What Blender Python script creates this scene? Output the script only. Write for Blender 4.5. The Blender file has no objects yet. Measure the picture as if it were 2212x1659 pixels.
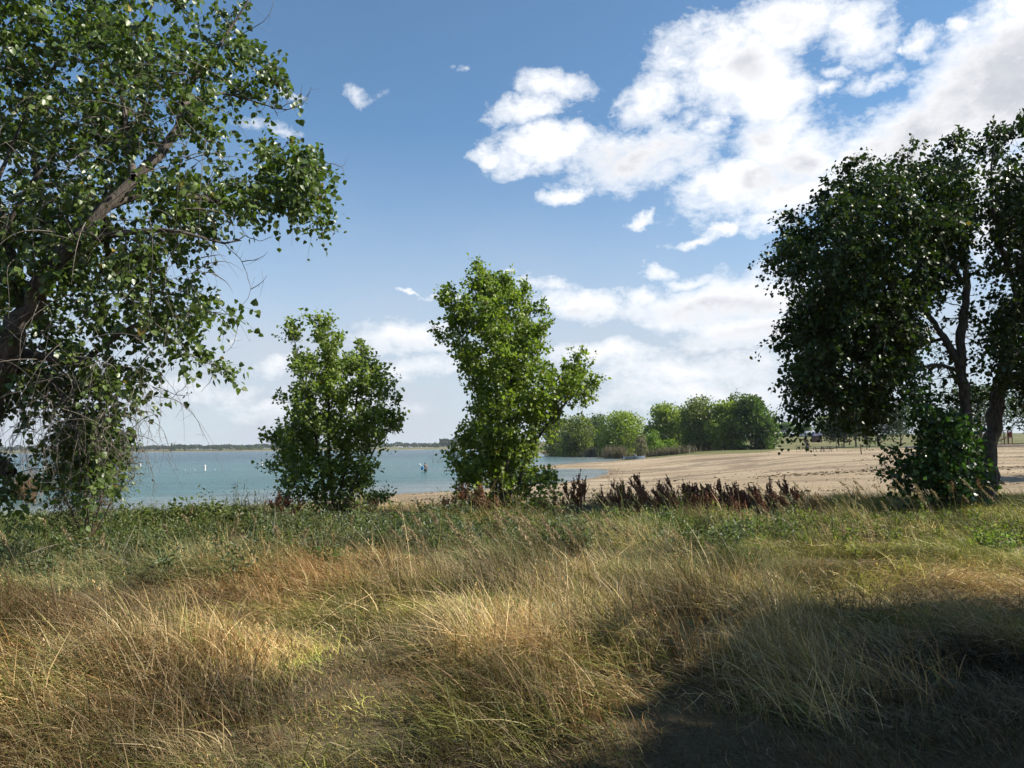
import bpy, math, time
import numpy as np
from mathutils import Matrix, Vector

T0 = time.time()
scene = bpy.context.scene
COL = scene.collection
rng = np.random.default_rng(7)
R = math.radians
ALB = 0.78                  # one albedo scale for every painted or grown surface

# ------------------------------------------------------------------ camera
EYE = np.array([0.0, 0.0, 1.6])
FV = 28.0 / 36.0 * 2212.0            # focal length in units of a 2212-wide view
CXV, CYV = 1106.0, 829.5
PITCH = math.atan((966.5 - 829.5) / FV)
ROLL = math.atan(0.0098)
_F = np.array([0, math.cos(PITCH), math.sin(PITCH)])
_U0 = np.array([0, -math.sin(PITCH), math.cos(PITCH)])
_R0 = np.array([1.0, 0, 0])
_Rt = _R0 * math.cos(ROLL) - _U0 * math.sin(ROLL)
_Up = _U0 * math.cos(ROLL) + _R0 * math.sin(ROLL)


def ray(vx, vy):
    vx = np.asarray(vx, float); vy = np.asarray(vy, float)
    u = ((vx - CXV) / FV)[..., None]; w = ((CYV - vy) / FV)[..., None]
    return u * _Rt + w * _Up + _F


def at(vx, vy, Y):
    d = ray(vx, vy)
    return EYE + d * (np.asarray(Y, float) / d[..., 1])[..., None]


cam_d = bpy.data.cameras.new('camera')
cam_d.lens = 28; cam_d.sensor_width = 36
cam_d.clip_start = 0.05; cam_d.clip_end = 20000
cam = bpy.data.objects.new('camera', cam_d); COL.objects.link(cam)
m = Matrix.Identity(4)
for i in range(3):
    m[i][0] = _Rt[i]; m[i][1] = _Up[i]; m[i][2] = -_F[i]; m[i][3] = EYE[i]
cam.matrix_world = m
scene.camera = cam

# ------------------------------------------------------------------ helpers: noise
_perm = np.random.default_rng(3).permutation(512).astype(np.int64)


def _hash(ix, iy, s):
    a = _perm[(ix + s * 37) & 511]
    return _perm[(a + iy) & 511] / 511.0


def vnoise(x, y, s=0):
    x = np.asarray(x, float); y = np.asarray(y, float)
    ix = np.floor(x).astype(np.int64); iy = np.floor(y).astype(np.int64)
    fx = x - ix; fy = y - iy
    fx = fx * fx * (3 - 2 * fx); fy = fy * fy * (3 - 2 * fy)
    a = _hash(ix, iy, s); b = _hash(ix + 1, iy, s); c = _hash(ix, iy + 1, s); d = _hash(ix + 1, iy + 1, s)
    return (a * (1 - fx) + b * fx) * (1 - fy) + (c * (1 - fx) + d * fx) * fy


def fbm(x, y, s=0, o=4):
    v = 0; a = 0.5
    for k in range(o):
        v = v + a * vnoise(x * 2 ** k, y * 2 ** k, s + k); a *= 0.5
    return v / (1 - 0.5 ** o)


def ss(t):
    t = np.clip(t, 0, 1); return t * t * (3 - 2 * t)


def poly_sd(px, py, poly):
    """signed distance to a closed polygon, positive OUTSIDE"""
    px = np.asarray(px, float); py = np.asarray(py, float)
    d2 = np.full(px.shape, 1e30); ins = np.zeros(px.shape, bool)
    n = len(poly)
    for i in range(n):
        x0, y0 = poly[i]; x1, y1 = poly[(i + 1) % n]
        ex, ey = x1 - x0, y1 - y0
        wx, wy = px - x0, py - y0
        t = np.clip((wx * ex + wy * ey) / (ex * ex + ey * ey + 1e-12), 0, 1)
        d2 = np.minimum(d2, (wx - t * ex) ** 2 + (wy - t * ey) ** 2)
        c = (y0 > py) != (y1 > py)
        with np.errstate(divide='ignore', invalid='ignore'):
            xi = x0 + (py - y0) * ex / (ey if ey != 0 else 1e-12)
        ins ^= c & (px < xi)
    d = np.sqrt(d2)
    return np.where(ins, -d, d)


# ------------------------------------------------------------------ helpers: objects
def tag(o, label=None, cat=None, group=None, kind=None):
    if label: o['label'] = label
    if cat: o['category'] = cat
    if group: o['group'] = group
    if kind: o['kind'] = kind
    return o


def empty(name, loc):
    o = bpy.data.objects.new(name, None); COL.objects.link(o)
    o.location = [float(v) for v in loc]; o.empty_display_size = 0.2
    return o


def raw_mesh(name, V, faces, col=None, mat=None, smooth=False, extra=None):
    """faces: list of int arrays (each n x k)"""
    me = bpy.data.meshes.new(name)
    V = np.asarray(V, np.float32)
    me.vertices.add(len(V)); me.vertices.foreach_set('co', V.ravel())
    loops = np.concatenate([np.asarray(f, np.int32).ravel() for f in faces])
    sizes = np.concatenate([np.full(len(f), np.asarray(f).shape[1], np.int32) for f in faces])
    starts = np.concatenate([[0], np.cumsum(sizes)[:-1]]).astype(np.int32)
    me.loops.add(len(loops)); me.loops.foreach_set('vertex_index', loops)
    me.polygons.add(len(sizes)); me.polygons.foreach_set('loop_start', starts)
    if smooth:
        me.polygons.foreach_set('use_smooth', np.ones(len(sizes), bool))
    me.update(calc_edges=True)
    if col is not None:
        a = me.color_attributes.new('Col', 'FLOAT_COLOR', 'POINT')
        c = np.ones((len(V), 4), np.float32); c[:, :3] = np.asarray(col) * ALB
        a.data.foreach_set('color', c.ravel())
    for k, v in (extra or {}).items():
        a = me.attributes.new(k, 'FLOAT', 'POINT'); a.data.foreach_set('value', np.asarray(v, np.float32))
    if mat: me.materials.append(mat)
    return me


def link(name, me, parent=None, loc=None):
    o = bpy.data.objects.new(name, me); COL.objects.link(o)
    if loc is not None: o.location = [float(v) for v in loc]
    if parent is not None: o.parent = parent
    return o


class MB:
    """collects primitive shapes, builds one mesh"""
    def __init__(s): s.V = []; s.F = []; s.n = 0
    def add(s, V, F):
        V = np.asarray(V, float)
        s.V.append(V); s.F += [[i + s.n for i in f] for f in F]; s.n += len(V); return s
    def box(s, c, size, rz=0.0, rot=None, bevel=0.0):
        x, y, z = np.asarray(size) / 2
        b = min(bevel, x * .9, y * .9, z * .9)
        if b <= 0:
            V = np.array([[i * x, j * y, k * z] for i in (-1, 1) for j in (-1, 1) for k in (-1, 1)])
            F = [(0, 1, 3, 2), (4, 6, 7, 5), (0, 4, 5, 1), (2, 3, 7, 6), (0, 2, 6, 4), (1, 5, 7, 3)]
        else:
            V = []; 
            for i in (-1, 1):
                for j in (-1, 1):
                    for k in (-1, 1):
                        V += [[i * x, j * (y - b), k * (z - b)], [i * (x - b), j * y, k * (z - b)], [i * (x - b), j * (y - b), k * z]]
            V = np.array(V)
            def I(i, j, k, a): return (((i > 0) * 4 + (j > 0) * 2 + (k > 0)) * 3 + a)
            F = []
            for sg in (-1, 1):
                F.append([I(sg, -1, -1, 0), I(sg, 1, -1, 0), I(sg, 1, 1, 0), I(sg, -1, 1, 0)][::sg])
                F.append([I(-1, sg, -1, 1), I(-1, sg, 1, 1), I(1, sg, 1, 1), I(1, sg, -1, 1)][::sg])
                F.append([I(-1, -1, sg, 2), I(1, -1, sg, 2), I(1, 1, sg, 2), I(-1, 1, sg, 2)][::sg])
            for a in (-1, 1):
                for c_ in (-1, 1):
                    F.append([I(a, c_, -1, 0), I(a, c_, 1, 0), I(a, c_, 1, 1), I(a, c_, -1, 1)])
                    F.append([I(a, -1, c_, 0), I(a, 1, c_, 0), I(a, 1, c_, 2), I(a, -1, c_, 2)])
                    F.append([I(-1, a, c_, 1), I(1, a, c_, 1), I(1, a, c_, 2), I(-1, a, c_, 2)])
                    for d in (-1, 1):
                        F.append([I(a, c_, d, 0), I(a, c_, d, 1), I(a, c_, d, 2)])
        if rot is not None: V = V @ np.asarray(rot).T
        if rz:
            co, si = math.cos(rz), math.sin(rz)
            V = V @ np.array([[co, si, 0], [-si, co, 0], [0, 0, 1]])
        return s.add(V + np.asarray(c, float), F)
    def tube(s, pts, rad, k=8, cap=True):
        V, F = tube_arrays(np.asarray(pts, float), np.broadcast_to(np.asarray(rad, float), (len(pts),)), k)
        F = [list(f) for f in F]
        if cap:
            F.append(list(range(k))[::-1]); F.append(list(range(len(V) - k, len(V))))
        return s.add(V, F)
    def lathe(s, prof, c, k=16):
        pts = np.array([[0, 0, z] for r, z in prof]); 
        V = []; 
        for r, z in prof:
            for j in range(k):
                a = 2 * math.pi * j / k; V.append([r * math.cos(a), r * math.sin(a), z])
        F = []
        for i in range(len(prof) - 1):
            for j in range(k):
                F.append([i * k + j, i * k + (j + 1) % k, (i + 1) * k + (j + 1) % k, (i + 1) * k + j])
        F.append(list(range(k))[::-1]); F.append(list(range((len(prof) - 1) * k, len(prof) * k)))
        return s.add(np.array(V) + np.asarray(c, float), F)
    def build(s, name, mat, parent=None, loc=None, smooth=False):
        me = bpy.data.meshes.new(name)
        me.from_pydata([tuple(v) for v in np.concatenate(s.V)], [], s.F)
        me.validate(); 
        if smooth:
            me.polygons.foreach_set('use_smooth', np.ones(len(me.polygons), bool))
        me.materials.append(mat); me.update()
        return link(name, me, parent, loc)


def tube_arrays(P, rad, k):
    n = len(P)
    T = np.gradient(P, axis=0)
    T /= np.linalg.norm(T, axis=1, keepdims=True) + 1e-12
    ref = np.array([0.31, 0.87, 0.38])
    if abs(T[0] @ ref) > 0.9: ref = np.array([0.9, -0.2, 0.4])
    A = np.cross(T, ref); A /= np.linalg.norm(A, axis=1, keepdims=True) + 1e-12
    B = np.cross(T, A)
    ang = np.arange(k) * 2 * math.pi / k
    ring = A[:, None, :] * np.cos(ang)[None, :, None] + B[:, None, :] * np.sin(ang)[None, :, None]
    V = (P[:, None, :] + ring * rad[:, None, None]).reshape(-1, 3)
    i = np.arange(n - 1)[:, None] * k; j = np.arange(k)[None, :]; j2 = (j + 1) % k
    F = np.stack([i + j, i + j2, i + k + j2, i + k + j], -1).reshape(-1, 4)
    return V, F


def tubes_mesh(lines, k=5):
    """lines: list of (P, rad, k) -> V, F"""
    Vs, Fs, n = [], [], 0
    for L in lines:
        P, r, kk = L
        V, F = tube_arrays(P, r, kk)
        Vs.append(V); Fs.append(F + n); n += len(V)
    return np.concatenate(Vs), np.concatenate(Fs)


# ------------------------------------------------------------------ materials
def new_mat(name):
    mt = bpy.data.materials.new(name); mt.use_nodes = True
    nt = mt.node_tree
    for n in list(nt.nodes): nt.nodes.remove(n)
    out = nt.nodes.new('ShaderNodeOutputMaterial')
    return mt, nt, out


def nd(nt, t, **kw):
    n = nt.nodes.new(t)
    for k, v in kw.items(): setattr(n, k, v)
    return n


def mix_rgb(nt, a, b, f, mode='MIX'):
    n = nd(nt, 'ShaderNodeMix', data_type='RGBA', blend_type=mode)
    for s, v in ((n.inputs[0], f), (n.inputs[6], a), (n.inputs[7], b)):
        if hasattr(v, 'links'): nt.links.new(v, s)
        elif isinstance(v, (int, float)): s.default_value = v
        else: s.default_value = (*v, 1) if len(v) == 3 else v
    return n.outputs[2]


def ramp(nt, fac, stops):
    n = nd(nt, 'ShaderNodeValToRGB')
    while len(n.color_ramp.elements) < len(stops): n.color_ramp.elements.new(0.5)
    for e, (p, c) in zip(n.color_ramp.elements, stops):
        e.position = p; e.color = (c, c, c, 1) if isinstance(c, (int, float)) else (*c, 1)
    nt.links.new(fac, n.inputs[0]); return n.outputs[0]


def noise(nt, scale, detail=5, rough=0.55, vec=None, dist=0.0):
    n = nd(nt, 'ShaderNodeTexNoise'); n.inputs['Scale'].default_value = scale
    n.inputs['Detail'].default_value = detail; n.inputs['Roughness'].default_value = rough
    n.inputs['Distortion'].default_value = dist
    if vec is not None: nt.links.new(vec, n.inputs['Vector'])
    return n.outputs['Fac']


def math_n(nt, op, a, b=None, c=None, clamp=False):
    n = nd(nt, 'ShaderNodeMath', operation=op); n.use_clamp = clamp
    for i, v in enumerate((a, b, c)):
        if v is None: continue
        if hasattr(v, 'links'): nt.links.new(v, n.inputs[i])
        else: n.inputs[i].default_value = v
    return n.outputs[0]


def simple_mat(name, color, rough=0.6, var=0.12, scale=8.0, metallic=0.0, bump=0.0, spec=0.5):
    color = tuple(c * ALB for c in color)
    mt, nt, out = new_mat(name)
    p = nd(nt, 'ShaderNodeBsdfPrincipled')
    tc = nd(nt, 'ShaderNodeTexCoord')
    nf = noise(nt, scale, 6, 0.6, tc.outputs['Object'])
    dark = tuple(c * (1 - var * 1.6) for c in color); lite = tuple(min(1, c * (1 + var)) for c in color)
    c = ramp(nt, nf, [(0.3, dark), (0.7, lite)])
    nt.links.new(c, p.inputs['Base Color'])
    p.inputs['Roughness'].default_value = rough; p.inputs['Metallic'].default_value = metallic
    p.inputs['Specular IOR Level'].default_value = spec
    if bump:
        b = nd(nt, 'ShaderNodeBump'); b.inputs['Strength'].default_value = bump; b.inputs['Distance'].default_value = 0.02
        nt.links.new(nf, b.inputs['Height']); nt.links.new(b.outputs[0], p.inputs['Normal'])
    nt.links.new(p.outputs[0], out.inputs['Surface'])
    return mt


def leaf_mat(name, trans=0.35, rough=0.42, spec=0.45, tgain=(1.5, 1.7, 0.8)):
    mt, nt, out = new_mat(name)
    a = nd(nt, 'ShaderNodeVertexColor', layer_name='Col')
    p = nd(nt, 'ShaderNodeBsdfPrincipled')
    nt.links.new(a.outputs['Color'], p.inputs['Base Color'])
    p.inputs['Roughness'].default_value = rough; p.inputs['Specular IOR Level'].default_value = spec
    t = nd(nt, 'ShaderNodeBsdfTranslucent')
    tc = mix_rgb(nt, a.outputs['Color'], tgain, 1.0, 'MULTIPLY')
    nt.links.new(tc, t.inputs['Color'])
    ms = nd(nt, 'ShaderNodeMixShader'); ms.inputs[0].default_value = trans
    nt.links.new(p.outputs[0], ms.inputs[1]); nt.links.new(t.outputs[0], ms.inputs[2])
    nt.links.new(ms.outputs[0], out.inputs['Surface'])
    return mt


def bark_mat(name, c0, c1, scale=18):
    mt, nt, out = new_mat(name)
    tc = nd(nt, 'ShaderNodeTexCoord')
    mp = nd(nt, 'ShaderNodeMapping'); mp.inputs['Scale'].default_value = (1, 1, 0.3)
    nt.links.new(tc.outputs['Object'], mp.inputs[0])
    nf = noise(nt, scale, 8, 0.7, mp.outputs[0], 0.6)
    c = ramp(nt, nf, [(0.35, tuple(v * ALB for v in c0)), (0.65, tuple(v * ALB for v in c1))])
    p = nd(nt, 'ShaderNodeBsdfPrincipled'); p.inputs['Roughness'].default_value = 0.85
    nt.links.new(c, p.inputs['Base Color'])
    b = nd(nt, 'ShaderNodeBump'); b.inputs['Strength'].default_value = 0.8; b.inputs['Distance'].default_value = 0.03
    nt.links.new(nf, b.inputs['Height']); nt.links.new(b.outputs[0], p.inputs['Normal'])
    nt.links.new(p.outputs[0], out.inputs['Surface'])
    return mt


M_leaf = leaf_mat('cottonwood_leaf', 0.42, 0.45, 0.45)
M_leaf_gloss = leaf_mat('glossy_leaf', 0.30, 0.40, 0.55)
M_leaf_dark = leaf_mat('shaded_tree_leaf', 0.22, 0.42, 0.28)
M_grass = leaf_mat('grass_blade', 0.25, 0.55, 0.3, (1.1, 1.1, 0.9))
M_bark = bark_mat('bark', (0.045, 0.035, 0.028), (0.17, 0.14, 0.115))
M_twig = bark_mat('pale_twig', (0.13, 0.11, 0.085), (0.30, 0.26, 0.21), 30)
M_deadwood = bark_mat('dead_twig', (0.10, 0.07, 0.055), (0.22, 0.17, 0.14), 20)
M_dock = leaf_mat('dock_seed', 0.15, 0.7, 0.2, (1.2, 0.9, 0.8))

# ------------------------------------------------------------------ terrain
WATER_Z = -1.3
LAKE = [(-23, 36), (-18.3, 39), (-12, 43.5), (-9.5, 48), (-7.1, 52), (-4.3, 54), (0.5, 60), (4.2, 66.5), (7.2, 74),
        (9.6, 84), (11.6, 97), (11.2, 103), (8.5, 106), (4.2, 106), (2.2, 113), (4.4, 121), (7.5, 134), (13, 147), (19.3, 158), (23.5, 173),
        (25, 190), (22.5, 226), (16, 269), (10, 400), (-2, 700), (-50, 1100), (-95, 1700), (-300, 1745), (-700, 1840),
        (-1200, 1900), (-2600, 1900), (-2600, 500), (-1200, 120), (-300, 52), (-120, 36), (-60, 33)]


def height(x, y):
    x = np.asarray(x, float); y = np.asarray(y, float)
    sd = poly_sd(x, y, LAKE)
    r = np.hypot(x, y)
    wob = (fbm(x * 0.05, y * 0.05, 11, 3) - 0.5) * np.clip(r / 60, 0, 1) * 5 * np.clip(1 - r / 900, 0, 1)
    sd = sd + wob * np.clip(np.abs(sd) / 8, 0, 1)
    land = ss(sd / 26.0)
    z = WATER_Z + np.where(sd > 0, 1.45 * land, np.maximum(sd * 0.028, -4.0))
    right = ss((x - 4) / 30.0) * ss(sd / 40)
    z = z + 0.30 * right
    slope = ss((sd - 30) / 90.0) * ss((y - 20) / 50) * ss((x - 10) / 30)
    z = z + slope * 0.0145 * np.clip(y - 60, 0, 700)
    far = ss((r - 1500) / 300.0)
    z = z + far * ss(sd / 140.0) * 3.2
    az = np.arctan2(x, y)
    hz = vnoise(az * 14, az * 0 + 3.3, 5) * 0.6 + vnoise(az * 42, az * 0 + 9.1, 6) * 0.4
    z = z + ss((r - 2600) / 1600.0) * hz * 26 * np.where(sd > 0, 1, 0)
    near = np.clip(1 - r / 40, 0, 1)
    z = z + (fbm(x * 0.95, y * 0.95, 21, 3) - 0.5) * 0.46 * np.clip(1 - r / 24, 0, 1) ** .7 * np.clip(sd / 10, 0, 1)
    z = z + (fbm(x * 0.09, y * 0.22, 31, 4) - 0.5) * 0.09 * ss((y - 22) / 10) * np.clip(sd / 14, 0, 1) * np.clip(1 - r / 800, 0, 1)
    return z, sd


def hz1(x, y):
    return float(height(np.array([x]), np.array([y]))[0][0])


def ground_at(vx, vy, y0=2.0, y1=3000.0):
    """world point where the view ray meets the terrain (or the water)"""
    Ys = np.geomspace(y0, y1, 1500)
    P = at(np.full(Ys.shape, vx), np.full(Ys.shape, vy), Ys)
    z, sd = height(P[:, 0], P[:, 1]); z = np.maximum(z, WATER_Z)
    k = np.argmax(P[:, 2] <= z)
    if k == 0 and not (P[0, 2] <= z[0]): k = len(Ys) - 1
    p = P[k].copy(); p[2] = z[k]
    return p


def grass_edge(x):      # where the grass bank gives way to sand
    return 20.3 + (fbm(x * 0.25 + 40, x * 0 + 2, 41, 3) - 0.5) * 3.0 + 1.5 * ss((-x - 3) / 8.0)


EDGE = [ground_at(*p) for p in ((1395, 990.5), (1520, 984.5), (1600, 980), (1650, 977), (1690, 972.5), (1800, 970), (1985, 966.5), (2212, 958.5))]
EX = np.array([p[0] for p in EDGE]); EYv = np.array([p[1] for p in EDGE])
o_ = np.argsort(EX); EX = EX[o_]; EYv = EYv[o_]


def lawn_edge(x):
    return np.interp(x, EX, EYv) + (fbm(x * 0.11, x * 0 + 7, 51, 3) - 0.5) * 4


M_ground, nt, out = new_mat('ground_cover')
tc = nd(nt, 'ShaderNodeTexCoord')
geo_pos = nd(nt, 'ShaderNodeNewGeometry').outputs['Position']
sand_a = nd(nt, 'ShaderNodeAttribute', attribute_name='sand').outputs['Fac']
wet_a = nd(nt, 'ShaderNodeAttribute', attribute_name='wet').outputs['Fac']
lawn_a = nd(nt, 'ShaderNodeAttribute', attribute_name='lawn').outputs['Fac']
mp = nd(nt, 'ShaderNodeMapping'); mp.inputs['Scale'].default_value = (0.35, 1.0, 1.0)
nt.links.new(geo_pos, mp.inputs[0])
n1 = noise(nt, 0.12, 8, 0.62, mp.outputs[0], 0.4)
n2 = noise(nt, 1.6, 8, 0.7, geo_pos)
n3 = noise(nt, 14.0, 4, 0.7, geo_pos)
sc = ramp(nt, n1, [(0.36, (0.31, 0.235, 0.145)), (0.50, (0.43, 0.335, 0.22)), (0.64, (0.50, 0.40, 0.275))])
sc2 = ramp(nt, n2, [(0.30, (0.62, 0.62, 0.62)), (0.5, (0.98, 0.98, 0.98)), (0.8, (1.08, 1.08, 1.08))])
sand_c = mix_rgb(nt, sc, sc2, 1.0, 'MULTIPLY')
# dark streaks of raked debris on the sand
mps = nd(nt, 'ShaderNodeMapping'); mps.inputs['Scale'].default_value = (0.035, 0.11, 1.0)
nt.links.new(geo_pos, mps.inputs[0])
ns = noise(nt, 1.0, 7, 0.65, mps.outputs[0], 0.5)
stk = ramp(nt, ns, [(0.50, 0.0), (0.57, 1.0)])
stk = math_n(nt, 'MULTIPLY', stk, ramp(nt, n2, [(0.40, 0.35), (0.56, 1.0)]))
sand_c = mix_rgb(nt, sand_c, (0.17, 0.125, 0.085), math_n(nt, 'MULTIPLY', stk, 0.8))
sand_c = mix_rgb(nt, sand_c, (0.20, 0.15, 0.095), wet_a)
soil_c = ramp(nt, n2, [(0.3, (0.08, 0.06, 0.033)), (0.55, (0.15, 0.115, 0.06)), (0.75, (0.22, 0.175, 0.095))])
lw = noise(nt, 0.05, 6, 0.6, mp.outputs[0])
lawn_c = ramp(nt, lw, [(0.36, (0.10, 0.125, 0.04)), (0.5, (0.16, 0.16, 0.065)), (0.64, (0.25, 0.205, 0.11))])
c = mix_rgb(nt, soil_c, sand_c, sand_a)
c = mix_rgb(nt, c, lawn_c, lawn_a)
c = mix_rgb(nt, c, (ALB, ALB, ALB), 1.0, 'MULTIPLY')
p = nd(nt, 'ShaderNodeBsdfPrincipled'); p.inputs['Roughness'].default_value = 0.95; p.inputs['Specular IOR Level'].default_value = 0.15
nt.links.new(c, p.inputs['Base Color'])
wv = nd(nt, 'ShaderNodeTexWave'); wv.inputs['Scale'].default_value = 1.1; wv.inputs['Distortion'].default_value = 9.0
wv.inputs['Detail'].default_value = 3; wv.inputs['Detail Scale'].default_value = 0.6
nt.links.new(geo_pos, wv.inputs['Vector'])
trk = math_n(nt, 'MULTIPLY', wv.outputs['Fac'], ramp(nt, noise(nt, 0.06, 3, 0.5, geo_pos), [(0.5, 0.0), (0.6, 1.0)]))
hsum = math_n(nt, 'ADD', math_n(nt, 'ADD', math_n(nt, 'MULTIPLY', n2, 0.9), math_n(nt, 'MULTIPLY', n3, 0.25)), math_n(nt, 'MULTIPLY', trk, 0.10))
b = nd(nt, 'ShaderNodeBump'); b.inputs['Strength'].default_value = 0.8; b.inputs['Distance'].default_value = 0.18
nt.links.new(hsum, b.inputs['Height']); nt.links.new(b.outputs[0], p.inputs['Normal'])
nt.links.new(p.outputs[0], out.inputs['Surface'])


def build_ground():
    az = np.concatenate([np.arange(-180, -46, 4.0), np.arange(-46, 46.01, 0.25), np.arange(50, 180, 4.0)])
    az = R(1) * az
    rad = np.concatenate([[0.02], np.geomspace(0.5, 9000, 700)])
    A, Rr = np.meshgrid(az, rad)
    X = Rr * np.sin(A); Y = Rr * np.cos(A)
    Z, sd = height(X.ravel(), Y.ravel())
    x = X.ravel(); y = Y.ravel(); r = np.hypot(x, y)
    e = grass_edge(x)
    fz = (fbm(x * 0.9, y * 0.9, 61, 4) - 0.5)
    beyond = ss((y - e + fz * 2.5) / 0.9)
    le = lawn_edge(x)
    lawn = ss((y - le + fz * (3 + 0.02 * y)) / (1.2 + 0.01 * le)) * (sd > 0) * (x > 18)
    lawn = np.maximum(lawn, ss((r - 1400) / 100) * (sd > 12))
    lawn = np.maximum(lawn, ((y > 268) & (sd > 3) & (x > 0)).astype(float))
    sand = beyond * (1 - 0)
    wet = ss(1 - sd / (1.6 + r * 0.012)) * 0.75
    n_a = len(az); n_r = len(rad)
    i = np.arange(n_r - 1)[:, None] * n_a; j = np.arange(n_a)[None, :]; j2 = (j + 1) % n_a
    F = np.stack([i + j, i + j2, i + n_a + j2, i + n_a + j], -1).reshape(-1, 4)
    V = np.stack([x, y, Z], 1)
    lawn_f = (lawn > 0.5)[F].sum(1) >= 3
    sand_f = ((sand > 0.5) & ~(lawn > 0.5))[F].sum(1) >= 3
    far_f = (r[F].mean(1) > 1300)
    cls = np.where(far_f, 3, np.where(lawn_f, 2, np.where(sand_f, 1, 0)))
    for k, (nm, lb) in enumerate((('ground', 'dark soil under the grass bank'), ('beach', 'pale raked sand of the lake beach'),
                                  ('lawn', 'dry park lawn rising behind the beach'), ('far_shore', 'dry grass bank of the far shore'))):
        f = F[cls == k]
        u, inv = np.unique(f, return_inverse=True)
        me = raw_mesh(nm, V[u], [inv.reshape(f.shape)], mat=M_ground, smooth=True,
                      extra={'sand': sand[u], 'wet': wet[u], 'lawn': lawn[u]})
        tag(link(nm, me), lb, nm.replace('_', ' '), kind='structure')


build_ground()

# ------------------------------------------------------------------ lake water
M_water, nt, out = new_mat('lake_water')
geo_pos = nd(nt, 'ShaderNodeNewGeometry').outputs['Position']
sh = nd(nt, 'ShaderNodeAttribute', attribute_name='shore').outputs['Fac']
mpw = nd(nt, 'ShaderNodeMapping'); mpw.inputs['Scale'].default_value = (0.5, 1.0, 1.0); nt.links.new(geo_pos, mpw.inputs[0])
w1 = noise(nt, 1.1, 6, 0.6, mpw.outputs[0], 0.3)
w2 = noise(nt, 5.0, 4, 0.6, mpw.outputs[0], 0.2)
mpb = nd(nt, 'ShaderNodeMapping'); mpb.inputs['Scale'].default_value = (0.004, 0.02, 1.0); nt.links.new(geo_pos, mpb.inputs[0])
wb = noise(nt, 1.0, 5, 0.55, mpb.outputs[0])
mpr = nd(nt, 'ShaderNodeMapping'); mpr.inputs['Scale'].default_value = (0.10, 0.55, 1.0); nt.links.new(geo_pos, mpr.inputs[0])
wr = noise(nt, 1.0, 6, 0.65, mpr.outputs[0], 0.4)
far_a = nd(nt, 'ShaderNodeAttribute', attribute_name='reach').outputs['Fac']
near_c = ramp(nt, wb, [(0.35, (0.028, 0.105, 0.106)), (0.65, (0.055, 0.15, 0.148))])
far_c = ramp(nt, wb, [(0.35, (0.010, 0.054, 0.066)), (0.65, (0.02, 0.08, 0.093))])
deep = mix_rgb(nt, near_c, far_c, far_a)
c = mix_rgb(nt, deep, (0.17, 0.20, 0.195), sh)
rip = ramp(nt, wr, [(0.38, (0.55, 0.60, 0.62)), (0.50, (1.0, 1.0, 1.0)), (0.64, (1.35, 1.3, 1.28))])
c = mix_rgb(nt, c, rip, 1.0, 'MULTIPLY')
c = mix_rgb(nt, c, (ALB, ALB, ALB), 1.0, 'MULTIPLY')
p = nd(nt, 'ShaderNodeBsdfPrincipled'); nt.links.new(c, p.inputs['Base Color'])
p.inputs['Roughness'].default_value = 0.2; p.inputs['IOR'].default_value = 1.33; p.inputs['Specular IOR Level'].default_value = 0.10
b = nd(nt, 'ShaderNodeBump'); b.inputs['Strength'].default_value = 1.0; b.inputs['Distance'].default_value = 0.3
hs = math_n(nt, 'ADD', math_n(nt, 'ADD', w1, math_n(nt, 'MULTIPLY', w2, 0.25)), math_n(nt, 'MULTIPLY', wr, 0.8))
nt.links.new(hs, b.inputs['Height']); nt.links.new(b.outputs[0], p.inputs['Normal'])
nt.links.new(p.outputs[0], out.inputs['Surface'])


def build_water():
    az = R(1) * np.concatenate([np.arange(-92, -46, 2.0), np.arange(-46, 20.01, 0.4)])
    rad = np.geomspace(28, 3200, 300)
    A, Rr = np.meshgrid(az, rad)
    x = (Rr * np.sin(A)).ravel(); y = (Rr * np.cos(A)).ravel()
    sd = poly_sd(x, y, LAKE)
    shore = 1 - ss((-sd - 1) / (16 + 0.02 * np.hypot(x, y)))
    na = len(az)
    i = np.arange(len(rad) - 1)[:, None] * na; j = np.arange(na - 1)[None, :]
    F = np.stack([i + j, i + j + 1, i + na + j + 1, i + na + j], -1).reshape(-1, 4)
    keep = (sd[F] < 25).any(1)
    F = F[keep]
    u, inv = np.unique(F, return_inverse=True)
    V = np.stack([x, y, np.full(x.shape, WATER_Z)], 1)[u]
    me = raw_mesh('water', V, [inv.reshape(F.shape)], mat=M_water, smooth=True, extra={'shore': shore[u], 'reach': ss((np.hypot(x, y) - 90) / 260.0)[u]})
    tag(link('water', me), 'teal rippled water of the lake', 'water', kind='structure')


build_water()

# ------------------------------------------------------------------ leaves
_LU = np.array([0.0, 0.20, 0.55, 1.0, 0.55, 0.20])
_LW = np.array([0.0, 0.50, 0.40, 0.0, -0.40, -0.50])


def unit(v):
    return v / (np.linalg.norm(v, axis=-1, keepdims=True) + 1e-12)


def leaves_arrays(P, A, N, size, width=1.0, fold=0.28):
    """folded deltoid leaves: base P, axis A, normal N"""
    A = unit(A); W = unit(np.cross(N, A)); N = np.cross(A, W)
    s = np.asarray(size)[:, None, None]
    wd = np.asarray(width)
    V = (P[:, None, :] + A[:, None, :] * (_LU[None, :, None] * s)
         + W[:, None, :] * (_LW[None, :, None] * s * wd)
         + N[:, None, :] * ((np.abs(_LW)[None, :, None] * fold - 0.10 * (_LU ** 2)[None, :, None]) * s))
    n = len(P); b = (np.arange(n) * 6)[:, None]
    F = np.concatenate([b + np.array([[0, 1, 2, 3]]), b + np.array([[3, 4, 5, 0]])])
    return V.reshape(-1, 3), F


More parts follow.
